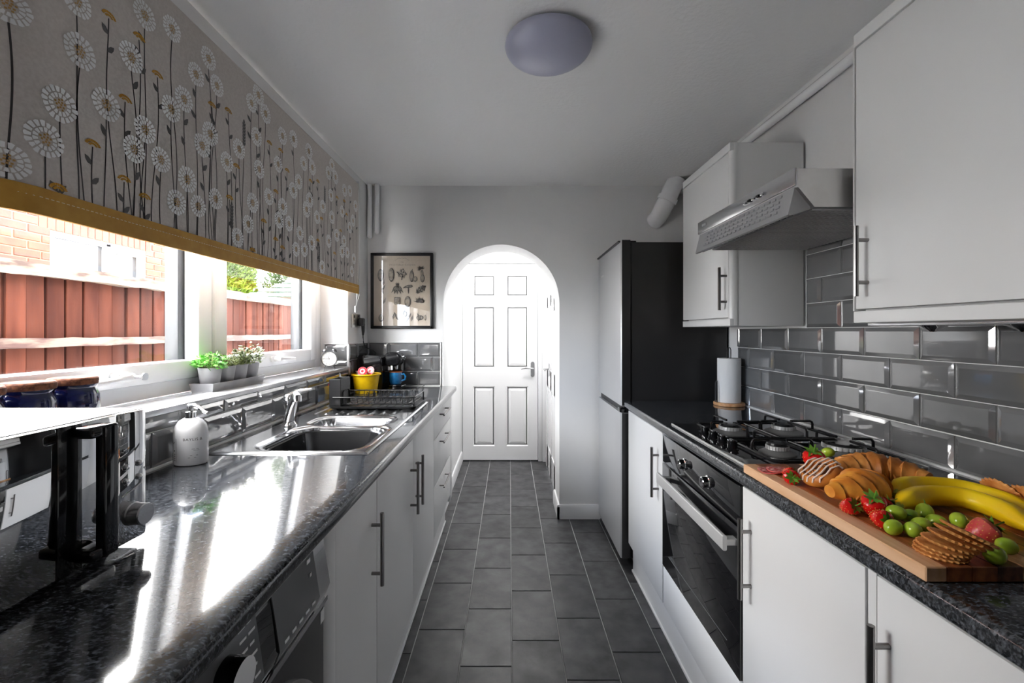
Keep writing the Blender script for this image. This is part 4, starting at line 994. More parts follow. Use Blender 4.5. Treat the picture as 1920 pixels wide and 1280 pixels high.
for px, py in FANS:
    p = atx(px, py, BX); y, z = p.y, p.z; r = .020; pp = stem(y, z-.004)
    for ring, (ra, rb, n_) in enumerate(((.66, 1.0, 11), (.3, .58, 7))):
        for k in range(n_):
            a = radians(15+150*(k+.5)/n_); da = radians(75/n_)*.9
            pq(pg, [(y+r*ra*cos(a-da), z+r*ra*.8*sin(a-da)-.004), (y+r*rb*cos(a-da), z+r*rb*.8*sin(a-da)-.004), (y+r*rb*cos(a+da), z+r*rb*.8*sin(a+da)-.004), (y+r*ra*cos(a+da), z+r*ra*.8*sin(a+da)-.004)], 4)
    for q, sgn in ((2, 1), (4, -1)):
        a, b = pp[min(len(pp)-1, q)]; leaf(plf, a, b, pi/2+sgn*.7, .026, .006)
for px, py in SPIKES:
    p = atx(px, py, BX); stem(p.y, p.z)
    for k in range(7):
        for sgn in (-1, 1): leaf(plf, p.y, p.z-.035+k*.011, pi/2+sgn*.55, .017, .0042)
    leaf(plf, p.y, p.z+.04, pi/2, .018, .005)
for nm, b_, m_ in (('petal_print', pw, 'ink_white'), ('gold_flower_print', pg, 'ink_gold'), ('flower_centre_print', pt, 'ink_tan'), ('stem_print', ps_, 'ink_dark'), ('leaf_print', plf, 'ink_leaf')):
    obj(nm, b_, m_, fab, kind='stuff', angle=0)
# ================================================================== lamps, pipes, picture
LP = Vector((.136, 1.52, ZC))
lamp = thing('ceiling_light', 'round opal dome light on the ceiling above the galley', 'ceiling light', LP)
bm = bmn(); lathe(bm, [(.128, -.018), (.132, -.015), (.132, .002)], LP, 48); obj('base_ring', bm, 'white_plastic', lamp)
bm = bmn(); pr = [(0, -.078)] + [(.152*sin(radians(a)), -.018-.060*cos(radians(a))) for a in range(8, 91, 6)] + [(.150, -.012), (.142, -.010)]
lathe(bm, pr, LP, 48); obj('diffuser', bm, 'dome', lamp)
x, y, e = HALL_LAMP
t = thing('passage_light', 'small round light on the passage ceiling', 'ceiling light', (x, y, ZC))
bm = bmn(); lathe(bm, [(0, -.03), (.1, -.025), (.13, -.01), (.13, .002)], (x, y, ZC), 32); obj('diffuser', bm, 'lamp_panel', t)
o = light('passage_light_offscreen', 'AREA', (x, y, ZC-.035), (0, 0, 0), e, (.24, .24), (1, .99, .97)); o.parent = t; o.location = (0, 0, -.035)

bm = bmn(); tube(bm, [(XR-.024, -.6, 2.238), (XR-.024, 2.995, 2.256)], .019, 12)
obj('pipe', bm, 'gloss_white', None, 'thin white pipe running along the wall just under the ceiling', 'pipe')
bm = bmn(); tube(bm, [(1.115, 2.90, 2.318), (1.085, 2.915, 2.25), (1.062, 2.925, 2.19), (1.047, 2.935, 2.155), (1.032, 2.955, 2.115), (1.022, 2.985, 2.085), (1.018, 3.04, 2.075)], [.058, .058, .058, .060, .060, .060, .060], 20)
tube(bm, [(1.066, 2.923, 2.20), (1.054, 2.93, 2.172)], .066, 20)
soil = obj('waste_pipe', bm, 'gloss_white', None, 'fat white painted pipe elbow entering the arch wall near the ceiling', 'pipe')
for dx, z0, lb in ((.0, 1.955, 'longer painted pipe stub in the corner beside the blind'), (.050, 1.985, 'shorter painted pipe stub in the corner beside the picture')):
    x = XL+.024+dx; bm = bmn(); tube(bm, [(x, YB-.03, ZC-.002), (x+.002, YB-.032, 2.2), (x-.001, YB-.03, 2.08), (x, YB-.03, z0)], [.016, .015, .0165, .017], 10); ball(bm, (x, YB-.03, z0), .0175, 10, 8)
    obj('pipe_stub', bm, 'gloss_white', None, lb, 'pipe')

# framed print
YP = YB-.004
def pp_(x, y, d=0): q = aty(690+x/8.531, 470+y/8.531, YB-.02); return Vector((q.x, YP-.012-d, q.z))
a, b = aty(695, 474, YB-.02), aty(812, 616, YB-.02); px0, px1, pz1, pz0 = a.x, b.x, a.z, b.z
pic = thing('picture', 'black framed vintage print of engraved vegetables on the arch wall', 'picture', ((px0+px1)/2, YB, pz0))
bm = bmn(); fw = .020
for x0, x1, z0, z1 in ((px0, px0+fw, pz0, pz1), (px1-fw, px1, pz0, pz1), (px0, px1, pz0, pz0+fw), (px0, px1, pz1-fw, pz1)): box(bm, x0, x1, YB-.028, YB, z0, z1, .004)
obj('frame', bm, 'black_matt', pic)
bm = bmn(); box(bm, px0+.01, px1-.01, YB-.016, YB-.002, pz0+.01, pz1-.01); paper = obj('print', bm, 'print_paper', pic, label='cream paper print')
bm = bmn(); box(bm, px0+.012, px1-.012, YB-.022, YB-.020, pz0+.012, pz1-.012); obj('glass', bm, 'picture_glass', pic)
e1, e2, e3 = bmn(), bmn(), bmn()
M['engrave_mid'] = mat('engraving_mid_tone', (.16, .145, .125, 1), .8, col2=(.36, .33, .29, 1), vscale=60, vpos=(.35, .65))
M['engrave_light'] = mat('engraving_light_tone', rgb(176, 164, 146), .8)
def ppoly(bm, pts, lay): bm.faces.new([bm.verts.new(pp_(x, y, .0045+.0002*lay)) for x, y in pts])
def ell(x, y, rx, ry, n=20, rot=0, pw_=1): return [(x+rx*cos(a)*cos(rot)-ry*sin(a)*sin(rot), y+rx*cos(a)*sin(rot)+ry*sin(a)*cos(rot)) for a in [2*pi*k/n for k in range(n)]]
def veg(x, y, rx, ry, rot=0, strokes=4):
    ppoly(e1, ell(x, y, rx, ry, rot=rot)[::-1], 0); ppoly(e2, ell(x-rx*.12, y-ry*.05, rx*.78, ry*.86, rot=rot)[::-1], 1)
    for k in range(strokes):
        t_ = -.5+k/(max(1, strokes-1)); ppoly(e3, ell(x+rx*t_*.9*cos(rot)-rx*.1, y+rx*t_*.9*sin(rot), rx*.07+1, ry*.6*sqrt(max(.1, 1-t_*t_*2.4)), 10, rot)[::-1], 2)
def leafp(bm, x, y, a, L, w, lay=1):
    d = (cos(a), -sin(a)); n_ = (d[1], -d[0]); ppoly(bm, [(x, y), (x+d[0]*L*.4-n_[0]*w, y+d[1]*L*.4-n_[1]*w), (x+d[0]*L, y+d[1]*L), (x+d[0]*L*.4+n_[0]*w, y+d[1]*L*.4+n_[1]*w)], lay)
for x, y, rx, ry in ((375, 385, 46, 112), (205, 390, 50, 100), (700, 405, 36, 92), (756, 450, 34, 44), (872, 440, 36, 66), (864, 365, 22, 60), (635, 815, 52, 90), (210, 1075, 42, 60), (915, 1070, 16, 46)): veg(x, y, rx, ry)
for k in range(26):
    a = k*2.4; q = 13.5*sqrt(k); leafp(e1 if k % 2 else e2, 548+q*cos(a), 380+q*sin(a)*1.05, rnd.uniform(.8, 2.4), 38, 13, k % 3)
leafp(e1, 540, 470, pi/2, 40, 12)
for a in (.3, .9, 2.2, 2.8, 3.5): leafp(e1, 850, 290, a, 62, 14)
leafp(e1, 705, 320, 1.3, 34, 7)
for k, a in enumerate((-2.2, -1.9, -1.57, -1.2, -.95)): leafp(e1, 470, 540, a, 165, 26, k % 3); leafp(e2, 470, 545, a+.05, 120, 14, 3)
for a in (.6, 1.2, 1.9, 2.5): leafp(e1, 470, 550, a, 50, 10)
ppoly(e1, [(555, 600), (570, 580), (640, 545), (700, 545), (722, 570), (690, 590), (640, 592)], 0); ppoly(e2, [(590, 585), (640, 556), (690, 553), (706, 568), (640, 580)], 1); ppoly(e1, [(636, 590), (656, 590), (656, 684), (642, 684)], 0)
for k in range(30):
    a = k*2.4; q = 13*sqrt(k); leafp((e1, e2, e1)[k % 3], 843+q*cos(a), 615+q*sin(a)*.85, a+1.4, 44, 16, k % 3)
ppoly(e1, rrect(470, 800, 50, 60, 14)[::-1], 0); ppoly(e2, rrect(465, 800, 38, 50, 12)[::-1], 1)
for k in range(14): leafp(e1, 825, 830, .15+k*.21, 95+20*sin(k*2), 9, k % 3)
for x, y, a in ((240, 560, 1.4), (225, 640, 1.1), (250, 690, 1.9), (245, 850, 1.2), (400, 1100, 1.4), (470, 1070, 2.1), (490, 1110, 2.2), (600, 1140, .9), (640, 1090, 1.1), (690, 1130, 1.3), (800, 1130, 1.1), (830, 1090, 2.0), (560, 1040, 1.3)): leafp(e1, x, y, a, 110, 17); leafp(e2, x+3, y-10, a, 84, 9, 3)
veg(830, 1070, 58, 40, 0, 3); veg(600, 1010, 30, 46)
for s_, q in ((-1, 0), (1, 0)):
    pts = [(545+s_*t_, 112+.0028*t_*t_+6*sin(t_*.08)) for t_ in range(0, 121, 10)]
    for (x0, y0), (x1, y1) in zip(pts, pts[1:]): ppoly(e2, [(x0, y0), (x1, y1), (x1, y1+5), (x0, y0+5)], 1)
for nm, b_, m_ in (('engraving_dark', e1, 'engrave'), ('engraving_mid', e2, 'engrave_mid'), ('engraving_light', e3, 'engrave_light')): obj(nm, b_, m_, paper, kind='stuff', angle=0, recalc=False)
def ptext(s, x, y, size, sp=1.0):
    q = pp_(x, y, .0048); text('lettering', s, size, Matrix.Translation(q) @ Matrix.Rotation(pi/2, 4, 'X'), 'engrave_mid', paper, space=sp, align='CENTER')
ptext('VEGETABLE GARDEN', 548, 238, .0150, 1.35); ptext('THE', 545, 190, .010, 1.3)

# double socket, plug and cable
sk = thing('wall_socket', 'brushed metal double wall socket above the coffee corner tiles', 'socket', (XL, 2.787, 1.324))
bm = bmn(); box(bm, XL, XL+.008, 2.715, 2.861, 1.324, 1.410, .002); obj('plate', bm, 'metal_socket', sk)
for yy in (2.75, 2.826): bm = bmn(); box(bm, XL+.007, XL+.010, yy-.010, yy+.010, 1.385, 1.402, .001); obj('switch', bm, 'black_matt', sk)
bm = bmn()
for dy, dz in ((0, .022), (-.011, 0), (.011, 0)): box(bm, XL+.007, XL+.0085, 2.75+dy-.003, 2.75+dy+.003, 1.345+dz-.004, 1.345+dz+.004)
obj('pin_holes', bm, 'black_matt', sk)
pg_ = thing('plug', 'black plug and flex in the metal wall socket', 'plug', (XL+.02, 2.826, 1.33))
bm = bmn(); box(bm, XL+.008, XL+.045, 2.802, 2.850, 1.335, 1.385, .008, 3); tube(bm, [(XL+.035, 2.83, 1.35), (XL+.036, 2.832, 1.30), (XL+.034, 2.834, 1.275)], [.013, .010, .006], 10); obj('body', bm, 'black_matt', pg_)
bm = bmn(); tube(bm, [(XL+.034, 2.834, 1.28), (XL+.03, 2.85, 1.24), (XL+.022, 2.90, 1.20), (XL+.03, 2.95, 1.185), (XL+.05, 2.985, 1.172), (XL+.075, 2.985, 1.149)], .0035, 8); obj('flex', bm, 'black_matt', pg_)
bm = bmn(); box(bm, XL+.029, XL+.031, 2.838, 2.875, 1.235, 1.255); obj('tag', bm, 'label_white', pg_)

# ------------------------------------------------------------------ window sill things
ZS = ZSILL
for k, (py_, lb) in enumerate(((.866, 'cobalt blue jar with cork lid at the end of the row on the sill'), (.967, 'middle cobalt blue jar with cork lid on the sill'), (1.068, 'cobalt blue jar with cork lid beside the window handle'))):
    x = -1.068; t = thing('storage_jar', lb, 'jar', (x, py_, ZS), 'blue jars on the window sill')
    bm = bmn(); lathe(bm, [(.030, 0), (.044, .002), (.0485, .010), (.0495, .040), (.0485, .060), (.044, .072), (.0415, .078), (.0445, .083), (.0445, .087), (.040, .087), (.038, .07), (.038, .01), (0, .008)], (x, py_, ZS), 36); obj('body', bm, 'jar_blue', t)
    bm = bmn(); lathe(bm, [(.036, .075), (.038, .084), (.0455, .086), (.0465, .090), (.0465, .100), (.044, .103), (0, .1035)], (x, py_, ZS), 32); obj('lid', bm, 'cork', t, label='cork lid')
# planter tray with four pots
tx0, tx1, ty0, ty1 = -1.128, -1.042, 1.535, 1.862
tr_ = thing('planter_tray', 'long pale grey tray holding the herb pots on the sill', 'tray', ((tx0+tx1)/2, (ty0+ty1)/2, ZS))
bm = bmn(); i = .006
o_b = [(tx0+.006, ty0+.006), (tx1-.006, ty0+.006), (tx1-.006, ty1-.006), (tx0+.006, ty1-.006)]; o_t = [(tx0, ty0), (tx1, ty0), (tx1, ty1), (tx0, ty1)]
i_t = [(tx0+.003, ty0+.003), (tx1-.003, ty0+.003), (tx1-.003, ty1-.003), (tx0+.003, ty1-.003)]; i_b = [(tx0+.009, ty0+.009), (tx1-.009, ty0+.009), (tx1-.009, ty1-.009), (tx0+.009, ty1-.009)]
R = [[bm.verts.new((x, y, z)) for x, y in pts] for pts, z in ((o_b, ZS), (o_t, ZS+.030), (i_t, ZS+.030), (i_b, ZS+.004))]
for A, B in zip(R, R[1:]):
    for k in range(4): bm.faces.new((A[k], A[(k+1) % 4], B[(k+1) % 4], B[k]))
bm.faces.new(R[0][::-1]); bm.faces.new(R[-1]); obj('tray_body', bm, 'pot_grey', tr_, angle=0, recalc=True)
def herb(yc, m, kind, label, h, spread, n, seed, stem_h=.03):
    rn = random.Random(seed); x = (tx0+tx1)/2; zb = ZS+.004
    t = thing('potted_herb', label, 'plant', (x, yc, zb), 'herb pots on the window sill')
    bm = bmn(); lathe(bm, [(.026, 0), (.0275, .002), (.0375, .076), (.0385, .080), (.0365, .080), (.035, .070), (.0, .068)], (x, yc, zb), 28); obj('pot', bm, 'pot_grey', t)
    bm = bmn(); lathe(bm, [(.035, .066), (.030, .071), (0, .073)], (x, yc, zb), 16); obj('soil', bm, 'bark', t)
    lf, st = bmn(), bmn(); z0 = zb+.07
    for k in range(n):
        a = rn.uniform(0, 2*pi); q = sqrt(rn.random()); hh = h*rn.uniform(.25, 1)*(1-.35*q*q)
        p = Vector((x+.78*spread*q*cos(a), yc+spread*q*sin(a), z0+max(hh, .01)))
        p.x = max(p.x, XF+.012)
        base = Vector((x+.018*cos(a)*q, yc+.022*sin(a)*q, z0-.002))
        if k % 4 == 0: tube(st, [base, base.lerp(p, .5)+Vector((0, 0, .008)), p], .0009, 4)
        for s in range(2):
            d = Vector((cos(a+rn.uniform(-1.4, 1.4)), sin(a+rn.uniform(-1.4, 1.4)), rn.uniform(-.5, .7))).normalized()
            u = d.cross(Vector((rn.uniform(-.4, .4), rn.uniform(-.4, .4), 1))).normalized(); nn = u.cross(d)
            L, w = (rn.uniform(.013, .020), .55) if kind == 'broad' else (rn.uniform(.008, .014), .30)
            q0 = p+Vector((rn.uniform(-.004, .004), rn.uniform(-.004, .004), rn.uniform(-.006, .004)))
            v = [lf.verts.new(c) for c in (q0, q0+d*L*.3+u*L*w*.42-nn*L*.06, q0+d*L*.7+u*L*w*.45-nn*L*.06, q0+d*L, q0+d*L*.7-u*L*w*.45-nn*L*.06, q0+d*L*.3-u*L*w*.42-nn*L*.06, q0+d*L*.5+nn*L*.04)]
            for e in range(6): lf.faces.new((v[e], v[(e+1) % 6], v[6]))
    obj('foliage', lf, m, t, kind='stuff', angle=60); obj('stems', st, 'leaf_olive', t, kind='stuff')
herb(1.582, 'leaf_green', 'broad', 'bright green bushy herb in the pot at the jar end of the tray', .062, .062, 150, 11)
herb(1.661, 'leaf_olive', 'fine', 'low olive green herb in the pot next to the bright green one', .055, .048, 170, 12)
herb(1.740, 'leaf_dark', 'fine', 'dark yellowish green herb in the pot next to the tall one', .062, .046, 170, 13)
herb(1.818, 'leaf_sage', 'broad', 'tall sage green herb with bare stems at the clock end of the tray', .092, .060, 150, 14)

# twin bell alarm clock
c0 = Vector((-1.052, 2.555, ZS)); R_ = .043; ck = thing('alarm_clock', 'small dark twin bell alarm clock with a cream dial on the sill', 'clock', c0)
rotc = Matrix.Translation(c0+Vector((0, 0, .012+R_))) @ Matrix.Rotation(radians(14), 4, 'Z')
def cpart(nm, bm, m, lb=None, par=None): bm.transform(rotc); return obj(nm, bm, m, par or ck, label=lb)
bm = bmn(); lathe(bm, [(R_*.9, -.022), (R_, -.020), (R_, .018), (R_*1.05, .020), (R_*1.05, .025), (R_*.93, .025), (R_*.93, .020)], (0, 0, 0), 40, '-Y', cap=False); lathe(bm, [(0, -.022), (R_*.9, -.022)], (0, 0, 0), 40, '-Y', cap=False); cpart('case', bm, 'copper_dark')
bm = bmn(); lathe(bm, [(R_*.93, .019), (R_*.93, .0205), (0, .0205)], (0, 0, 0), 40, '-Y'); dial = cpart('dial', bm, 'clock_face')
bm = bmn()
for k in range(12):
    a = 2*pi*k/12; t_ = bmesh.new(); bmesh.ops.create_cube(t_, size=1); merge(bm, t_, 0, Matrix.Rotation(a, 4, 'Y') @ Matrix.Translation((0, -.0208, R_*.76)) @ Matrix.Diagonal((.0025, .0006, .006, 1)))
for a, L, w in ((radians(-12), .020, .0022), (radians(-82), .031, .0016)):
    t_ = bmesh.new(); bmesh.ops.create_cube(t_, size=1); merge(bm, t_, 0, Matrix.Rotation(a, 4, 'Y') @ Matrix.Translation((0, -.0222, L/2)) @ Matrix.Diagonal((w, .0008, L, 1)))
ball(bm, (0, -.022, 0), (.003, .0015, .003), 10, 6); cpart('hands_and_marks', bm, 'black_matt', par=dial)
for s in (-1, 1):
    bm = bmn(); t_ = bmesh.new(); bmesh.ops.create_uvsphere(t_, u_segments=20, v_segments=10, radius=.017)
    bmesh.ops.delete(t_, geom=[v for v in t_.verts if v.co.z < -.001], context='VERTS'); merge(bm, t_, 0, Matrix.Translation((s*.025, 0, R_+.004)) @ Matrix.Rotation(s*radians(32), 4, 'Y') @ Matrix.Diagonal((1, 1, .8, 1)))
    cyl(bm, (s*.020, 0, R_-.006), (s*.026, 0, R_+.010), .002, n=8); cpart('bell', bm, 'copper_dark')
    bm = bmn(); cyl(bm, (s*.018, .0, -R_*.85), (s*.030, -.004, -R_-.0118), .003, .002, 8); cpart('foot', bm, 'copper_dark')
bm = bmn(); tube(bm, [(-.020, 0, R_+.012), (-.018, 0, R_+.028), (-.008, 0, R_+.034), (.008, 0, R_+.034), (.018, 0, R_+.028), (.020, 0, R_+.012)], .0016, 6); cpart('carry_handle', bm, 'copper_dark')

# ------------------------------------------------------------------ sink side things
s0 = Vector((-.918, 1.258, ZW)); sp = thing('soap_dispenser', 'white hand wash bottle with chrome pump by the tiles', 'soap bottle', s0)
bm = bmn(); lathe(bm, [(.036, 0), (.041, .002), (.0435, .007), (.0435, .088), (.0425, .100), (.038, .113), (.030, .124), (.018, .131), (.014, .133)], s0, 40, sx=1.04, sy=.80); bot = obj('bottle', bm, 'soap', sp)
bm = bmn(); lathe(bm, [(.0145, .131), (.0145, .149), (.012, .150), (.006, .151), (.006, .160), (.008, .161), (.008, .166), (0, .167)], s0, 24); pu = obj('pump', bm, 'chrome', sp)
bm = bmn(); d = Vector((.80, -.25, 0)); d.normalize(); zz = Vector((0, 0, 1)); tube(bm, [s0-d*.008+zz*.164, s0+d*.012+zz*.167, s0+d*.030+zz*.162, s0+d*.055+zz*.150, s0+d*.064+zz*.148], [.0075, .007, .0055, .0045, .004], 10); obj('nozzle', bm, 'chrome', pu)
def on_bottle(u, z, off=.0006):                          # u: angle on the bottle (0 = towards -Y)
    return Vector((s0.x+(.0435*1.04+off)*sin(u), s0.y-(.0435*.80+off)*cos(u), s0.z+z))
def wrap(bm): 
    for v in bm.verts:
        u, z, e = v.co.x/.040, v.co.z, v.co.y; p = on_bottle(u, z, .0004+max(0, -e)); v.co = p
def btext(s, size, u, z, m):
    cu = bpy.data.curves.new('t', 'FONT'); cu.body = s; cu.size = size; cu.space_character = 1.1; cu.extrude = .0001
    o = bpy.data.objects.new('t', cu); COL.objects.link(o); me = bpy.data.meshes.new_from_object(o.evaluated_get(bpy.context.evaluated_depsgraph_get())); bpy.data.objects.remove(o)
    b = bmesh.new(); b.from_mesh(me); bpy.data.meshes.remove(me); b.transform(Matrix.Translation((u*.040, 0, z)) @ Matrix.Rotation(pi/2, 4, 'X')); wrap(b); obj('lettering', b, m, bot, angle=0)
btext('BAYLIS &', .0105, .05, .072, 'ink_dark')
bm = bmn()
def wbox(u0, u1, z0, z1): box(bm, u0*.04, u1*.04, -.0003, 0, z0, z1)
for k in range(4): wbox(-.95, -.50, .016+k*.0055, .0185+k*.0055)
wbox(-.92, -.84, .052, .057); wbox(-.62, -.52, .042, .045); wbox(-.40, -.385, .012, .078)
for k in range(4): wbox(-.9+.1*k, -.86+.1*k, .062+.003*(k % 2), .066+.003*(k % 2))
for k, (a_, b__) in enumerate(((.55, .95), (.65, .98), (.45, .9), (.35, .8))): wbox(a_, b__, (.048, .044, .030, .024)[k], (.0488, .0448, .031, .025)[k])
wrap(bm); obj('small_print', bm, 'ink_leaf', bot, kind='stuff', angle=0)

# dish rack
rk = thing('dish_rack', 'black wire dish rack on a draining tray beside the sink', 'dish rack', (-.66, 2.24, ZW+.005))
rx0, rx1, ry0, ry1, rz = -.886, -.444, 2.085, 2.385, ZW+.0068
bm = bmn(); cx_, cy_ = (rx0+rx1)/2, (ry0+ry1)/2
R = [[bm.verts.new((x, y, z)) for x, y in rrect(cx_, cy_, hx, hy, .025)] for hx, hy, z in ((.205, .135, rz), (.2205, .150, rz+.014), (.2185, .148, rz+.014), (.204, .134, rz+.004))]
for A, B in zip(R, R[1:]):
    n_ = len(A)
    for k in range(n_): bm.faces.new((A[k], A[(k+1) % n_], B[(k+1) % n_], B[k]))
bm.faces.new(R[0][::-1]); bm.faces.new(R[-1])
for k in range(10): x = rx0+.05+k*.038; box(bm, x-.004, x+.004, ry0+.03, ry1-.03, rz+.003, rz+.0065)
obj('tray', bm, 'tray_black', rk, recalc=True)
bm = bmn(); za, zb_ = rz+.022, rz+.054
tube(bm, [(x, y, zb_) for x, y in rrect(cx_, cy_, .205, .135, .03)], .0032, 8, closed=True); tube(bm, [(x, y, za) for x, y in rrect(cx_, cy_, .195, .125, .03)], .0026, 8, closed=True)
for k in range(14):
    x = rx0+.045+k*.027; tube(bm, [(x, ry0+.016, zb_), (x, ry0+.024, za), (x, ry1-.024, za), (x, ry1-.016, zb_)], .0017, 6)
for k in range(7):
    x = rx0+.175+k*.034
    for yy in (cy_-.045, cy_+.055): tube(bm, [(x-.004, yy, za), (x-.004, yy, za+.042), (x, yy, za+.048), (x+.004, yy, za+.042), (x+.004, yy, za)], .0017, 6)
for x in (rx0+.02, rx1-.02):
    for y in (ry0+.03, ry1-.03): tube(bm, [(x, y, zb_), (x, y, rz+.004)], .004, 8)
for y in (ry0+.05, ry1-.05): tube(bm, [(rx1-.018, y, zb_), (rx1-.018, y, zb_+.028), (rx1-.010, y+.0, zb_+.030)], .002, 6)
tube(bm, [(rx1-.010, ry0+.05, zb_+.030), (rx1-.010, ry1-.05, zb_+.030)], .002, 6)
obj('wire_frame', bm, 'black_iron', rk)
bm = bmn(); kx0, kx1, ky0, ky1 = -.868, -.812, 2.10, 2.225; zt_ = rz+.142
for a, b, c, d in ((kx0, kx1, ky0, ky0+.003), (kx0, kx1, ky1-.003, ky1), (kx0, kx0+.003, ky0, ky1), (kx1-.003, kx1, ky0, ky1)): box(bm, a, b, c, d, rz+.012, zt_, .001, 1)
box(bm, kx0, kx1, ky0, ky1, rz+.012, rz+.016); ch_ = obj('cutlery_holder', bm, 'tray_black', rk)
bm = bmn(); tube(bm, [(kx1+.003, ky0+.02, rz+.02), (kx1+.003, ky0+.02, rz+.075), (kx1+.003, ky0+.032, rz+.084), (kx1+.003, ky1-.03, rz+.084), (kx1+.003, ky1-.018, rz+.075), (kx1+.003, ky1-.018, rz+.02)], .0028, 8); obj('holder_hook', bm, 'black_iron', rk)

# yellow bowl of pods
b0 = Vector((-.884, 2.692, ZW)); yb_ = thing('pod_bowl', 'yellow ceramic pot filled with coffee pods', 'pot', b0)
bm = bmn(); lathe(bm, [(.060, 0), (.064, .002), (.078, .095), (.080, .108), (.088, .112), (.090, .117), (.088, .121), (.080, .119), (.074, .100), (.062, .012), (0, .010)], b0, 40); obj('pot_body', bm, 'yellow_pot', yb_)
pod_sp = [(.047*cos(radians(72*q+18)), .047*sin(radians(72*q+18)), .105, 0, 0) for q in range(5)]
pod_sp += [(-.012, -.030, .1365, 1.25, .12), (.024, .006, .1365, 1.2, -.2), (-.046, .024, .1302, 0, 0), (.0, .053, .1302, 0, 0)]
for k, (dx, dy, dz, ax, ay) in enumerate(pod_sp):
    lb = ['red and white foil coffee pod lying level in the yellow pot', 'red and white foil coffee pod tipped up on top of the yellow pot'][k in (5, 6)]
    pod = thing('coffee_pod', lb, 'coffee pod', b0+Vector((dx, dy, dz)), 'coffee pods in the yellow pot')
    mt = Matrix.Translation(b0+Vector((dx, dy, dz))) @ Matrix.Rotation(ax, 4, 'X') @ Matrix.Rotation(ay, 4, 'Y')
    bm = bmn(); lathe(bm, [(.018, -.018), (.022, 0), (.027, .001), (.027, .003)], (0, 0, 0), 20); bm.transform(mt); obj('cup', bm, 'white_foil', pod)
    bm = bmn(); lathe(bm, [(.0265, .003), (.0265, .004), (.016, .0045)], (0, 0, 0), 20, cap=False); lathe(bm, [(.008, .0047), (.008, .005), (0, .005)], (0, 0, 0), 14); bm.transform(mt); obj('lid', bm, 'red_foil', pod)

# coffee machine with mug
c1 = Vector((-.83, 2.90, ZW)); cm = thing('coffee_machine', 'glossy black pod coffee machine in the tiled corner', 'coffee machine', c1)
bm = bmn(); prism(bm, [(-.972, ZW+.002), (-.815, ZW+.002), (-.812, ZW+.10), (-.818, ZW+.205), (-.832, ZW+.222), (-.955, ZW+.232), (-.972, ZW+.22)], 'Y', 2.785, 3.018); t_ = bm; bmesh.ops.bevel(bm, geom=bm.edges[:], offset=.006, segments=2, affect='EDGES'); obj('body', bm, 'black_gloss', cm)
bm = bmn(); prism(bm, [(-.822, ZW+.222), (-.822, ZW+.165), (-.80, ZW+.150), (-.735, ZW+.150), (-.712, ZW+.175), (-.708, ZW+.215), (-.73, ZW+.243), (-.79, ZW+.247)], 'Y', 2.845, 2.965); bmesh.ops.bevel(bm, geom=bm.edges[:], offset=.010, segments=3, affect='EDGES'); hd_ = obj('brew_head', bm, 'black_gloss', cm)
bm = bmn(); tube(bm, [(-.712, 2.86, ZW+.19), (-.700, 2.86, ZW+.21), (-.697, 2.905, ZW+.222), (-.700, 2.95, ZW+.21), (-.712, 2.95, ZW+.19)], .005, 8); obj('head_trim', bm, 'chrome', hd_)
bm = bmn(); cyl(bm, (-.755, 2.905, ZW+.128), (-.755, 2.905, ZW+.155), .012, .016, 14); obj('nozzle', bm, 'steel', cm)
bm = bmn(); box(bm, -.796, -.784, 2.86, 2.872, ZW+.125, ZW+.152, .001); box(bm, -.776, -.764, 2.852, 2.866, ZW+.128, ZW+.155, .001); obj('sticker', bm, 'label_white', cm)
bm = bmn(); box(bm, -.822, -.705, 2.845, 2.965, ZW, ZW+.014, .005); box(bm, -.818, -.70, 2.85, 2.96, ZW+.014, ZW+.030, .004); obj('cup_stand', bm, 'black_gloss', cm)
bm = bmn(); tube(bm, [(-.708, 2.85, ZW+.022), (-.697, 2.87, ZW+.024), (-.695, 2.905, ZW+.024), (-.697, 2.94, ZW+.024), (-.708, 2.96, ZW+.022)], .004, 8); obj('stand_trim', bm, 'chrome', cm)
m0 = Vector((-.755, 2.90, ZW+.030)); mg = thing('mug', 'blue glazed mug with brown rim on the coffee machine', 'mug', m0)
bm = bmn(); lathe(bm, [(.030, 0), (.036, .003), (.042, .02), (.043, .080), (.042, .083), (.040, .080), (.039, .02), (0, .006)], m0, 32); obj('cup', bm, 'mug_blue', mg)
bm = bmn(); lathe(bm, [(.0435, .079), (.0435, .084), (.042, .086), (.0395, .084), (.0395, .078)], m0, 32, cap=False); obj('rim', bm, 'mug_rim', mg)
bm = bmn(); tube(bm, [m0+Vector(c) for c in ((.040, -.01, .066), (.058, -.012, .068), (.068, -.013, .052), (.064, -.012, .032), (.040, -.01, .022))], .006, 8); obj('handle', bm, 'mug_blue', mg)

# kitchen roll
k0 = Vector((1.133, 2.25, ZW)); kr = thing('kitchen_roll_holder', 'round wooden kitchen roll holder with wire post by the fridge', 'roll holder', k0)
bm = bmn(); lathe(bm, [(.070, 0), (.074, .003), (.074, .013), (.071, .016), (0, .016)], k0, 36); obj('base', bm, 'wood_pale', kr)
bm = bmn(); tube(bm, [k0+Vector(c) for c in ((-.009, 0, .014), (-.009, 0, .285), (-.005, 0, .296), (.005, 0, .296), (.009, 0, .285), (.009, 0, .014))], .0025, 8); obj('post', bm, 'copper_dark', kr)
bm = bmn(); tube(bm, [k0+Vector(c) for c in ((-.066, -.012, .014), (-.066, -.012, .115), (-.064, -.006, .125), (-.064, .004, .125), (-.066, .010, .115), (-.066, .010, .014))], .0025, 8); obj('side_arm', bm, 'copper_dark', kr)
bm = bmn(); lathe(bm, [(.020, 0), (.054, 0), (.0555, .003), (.0555, .222), (.054, .225), (.020, .225), (.020, 0)], k0+Vector((0, 0, .017)), 40, cap=False)
obj('kitchen_roll', bm, 'paper_roll', None, 'roll of white kitchen paper on the wooden holder', 'paper roll')
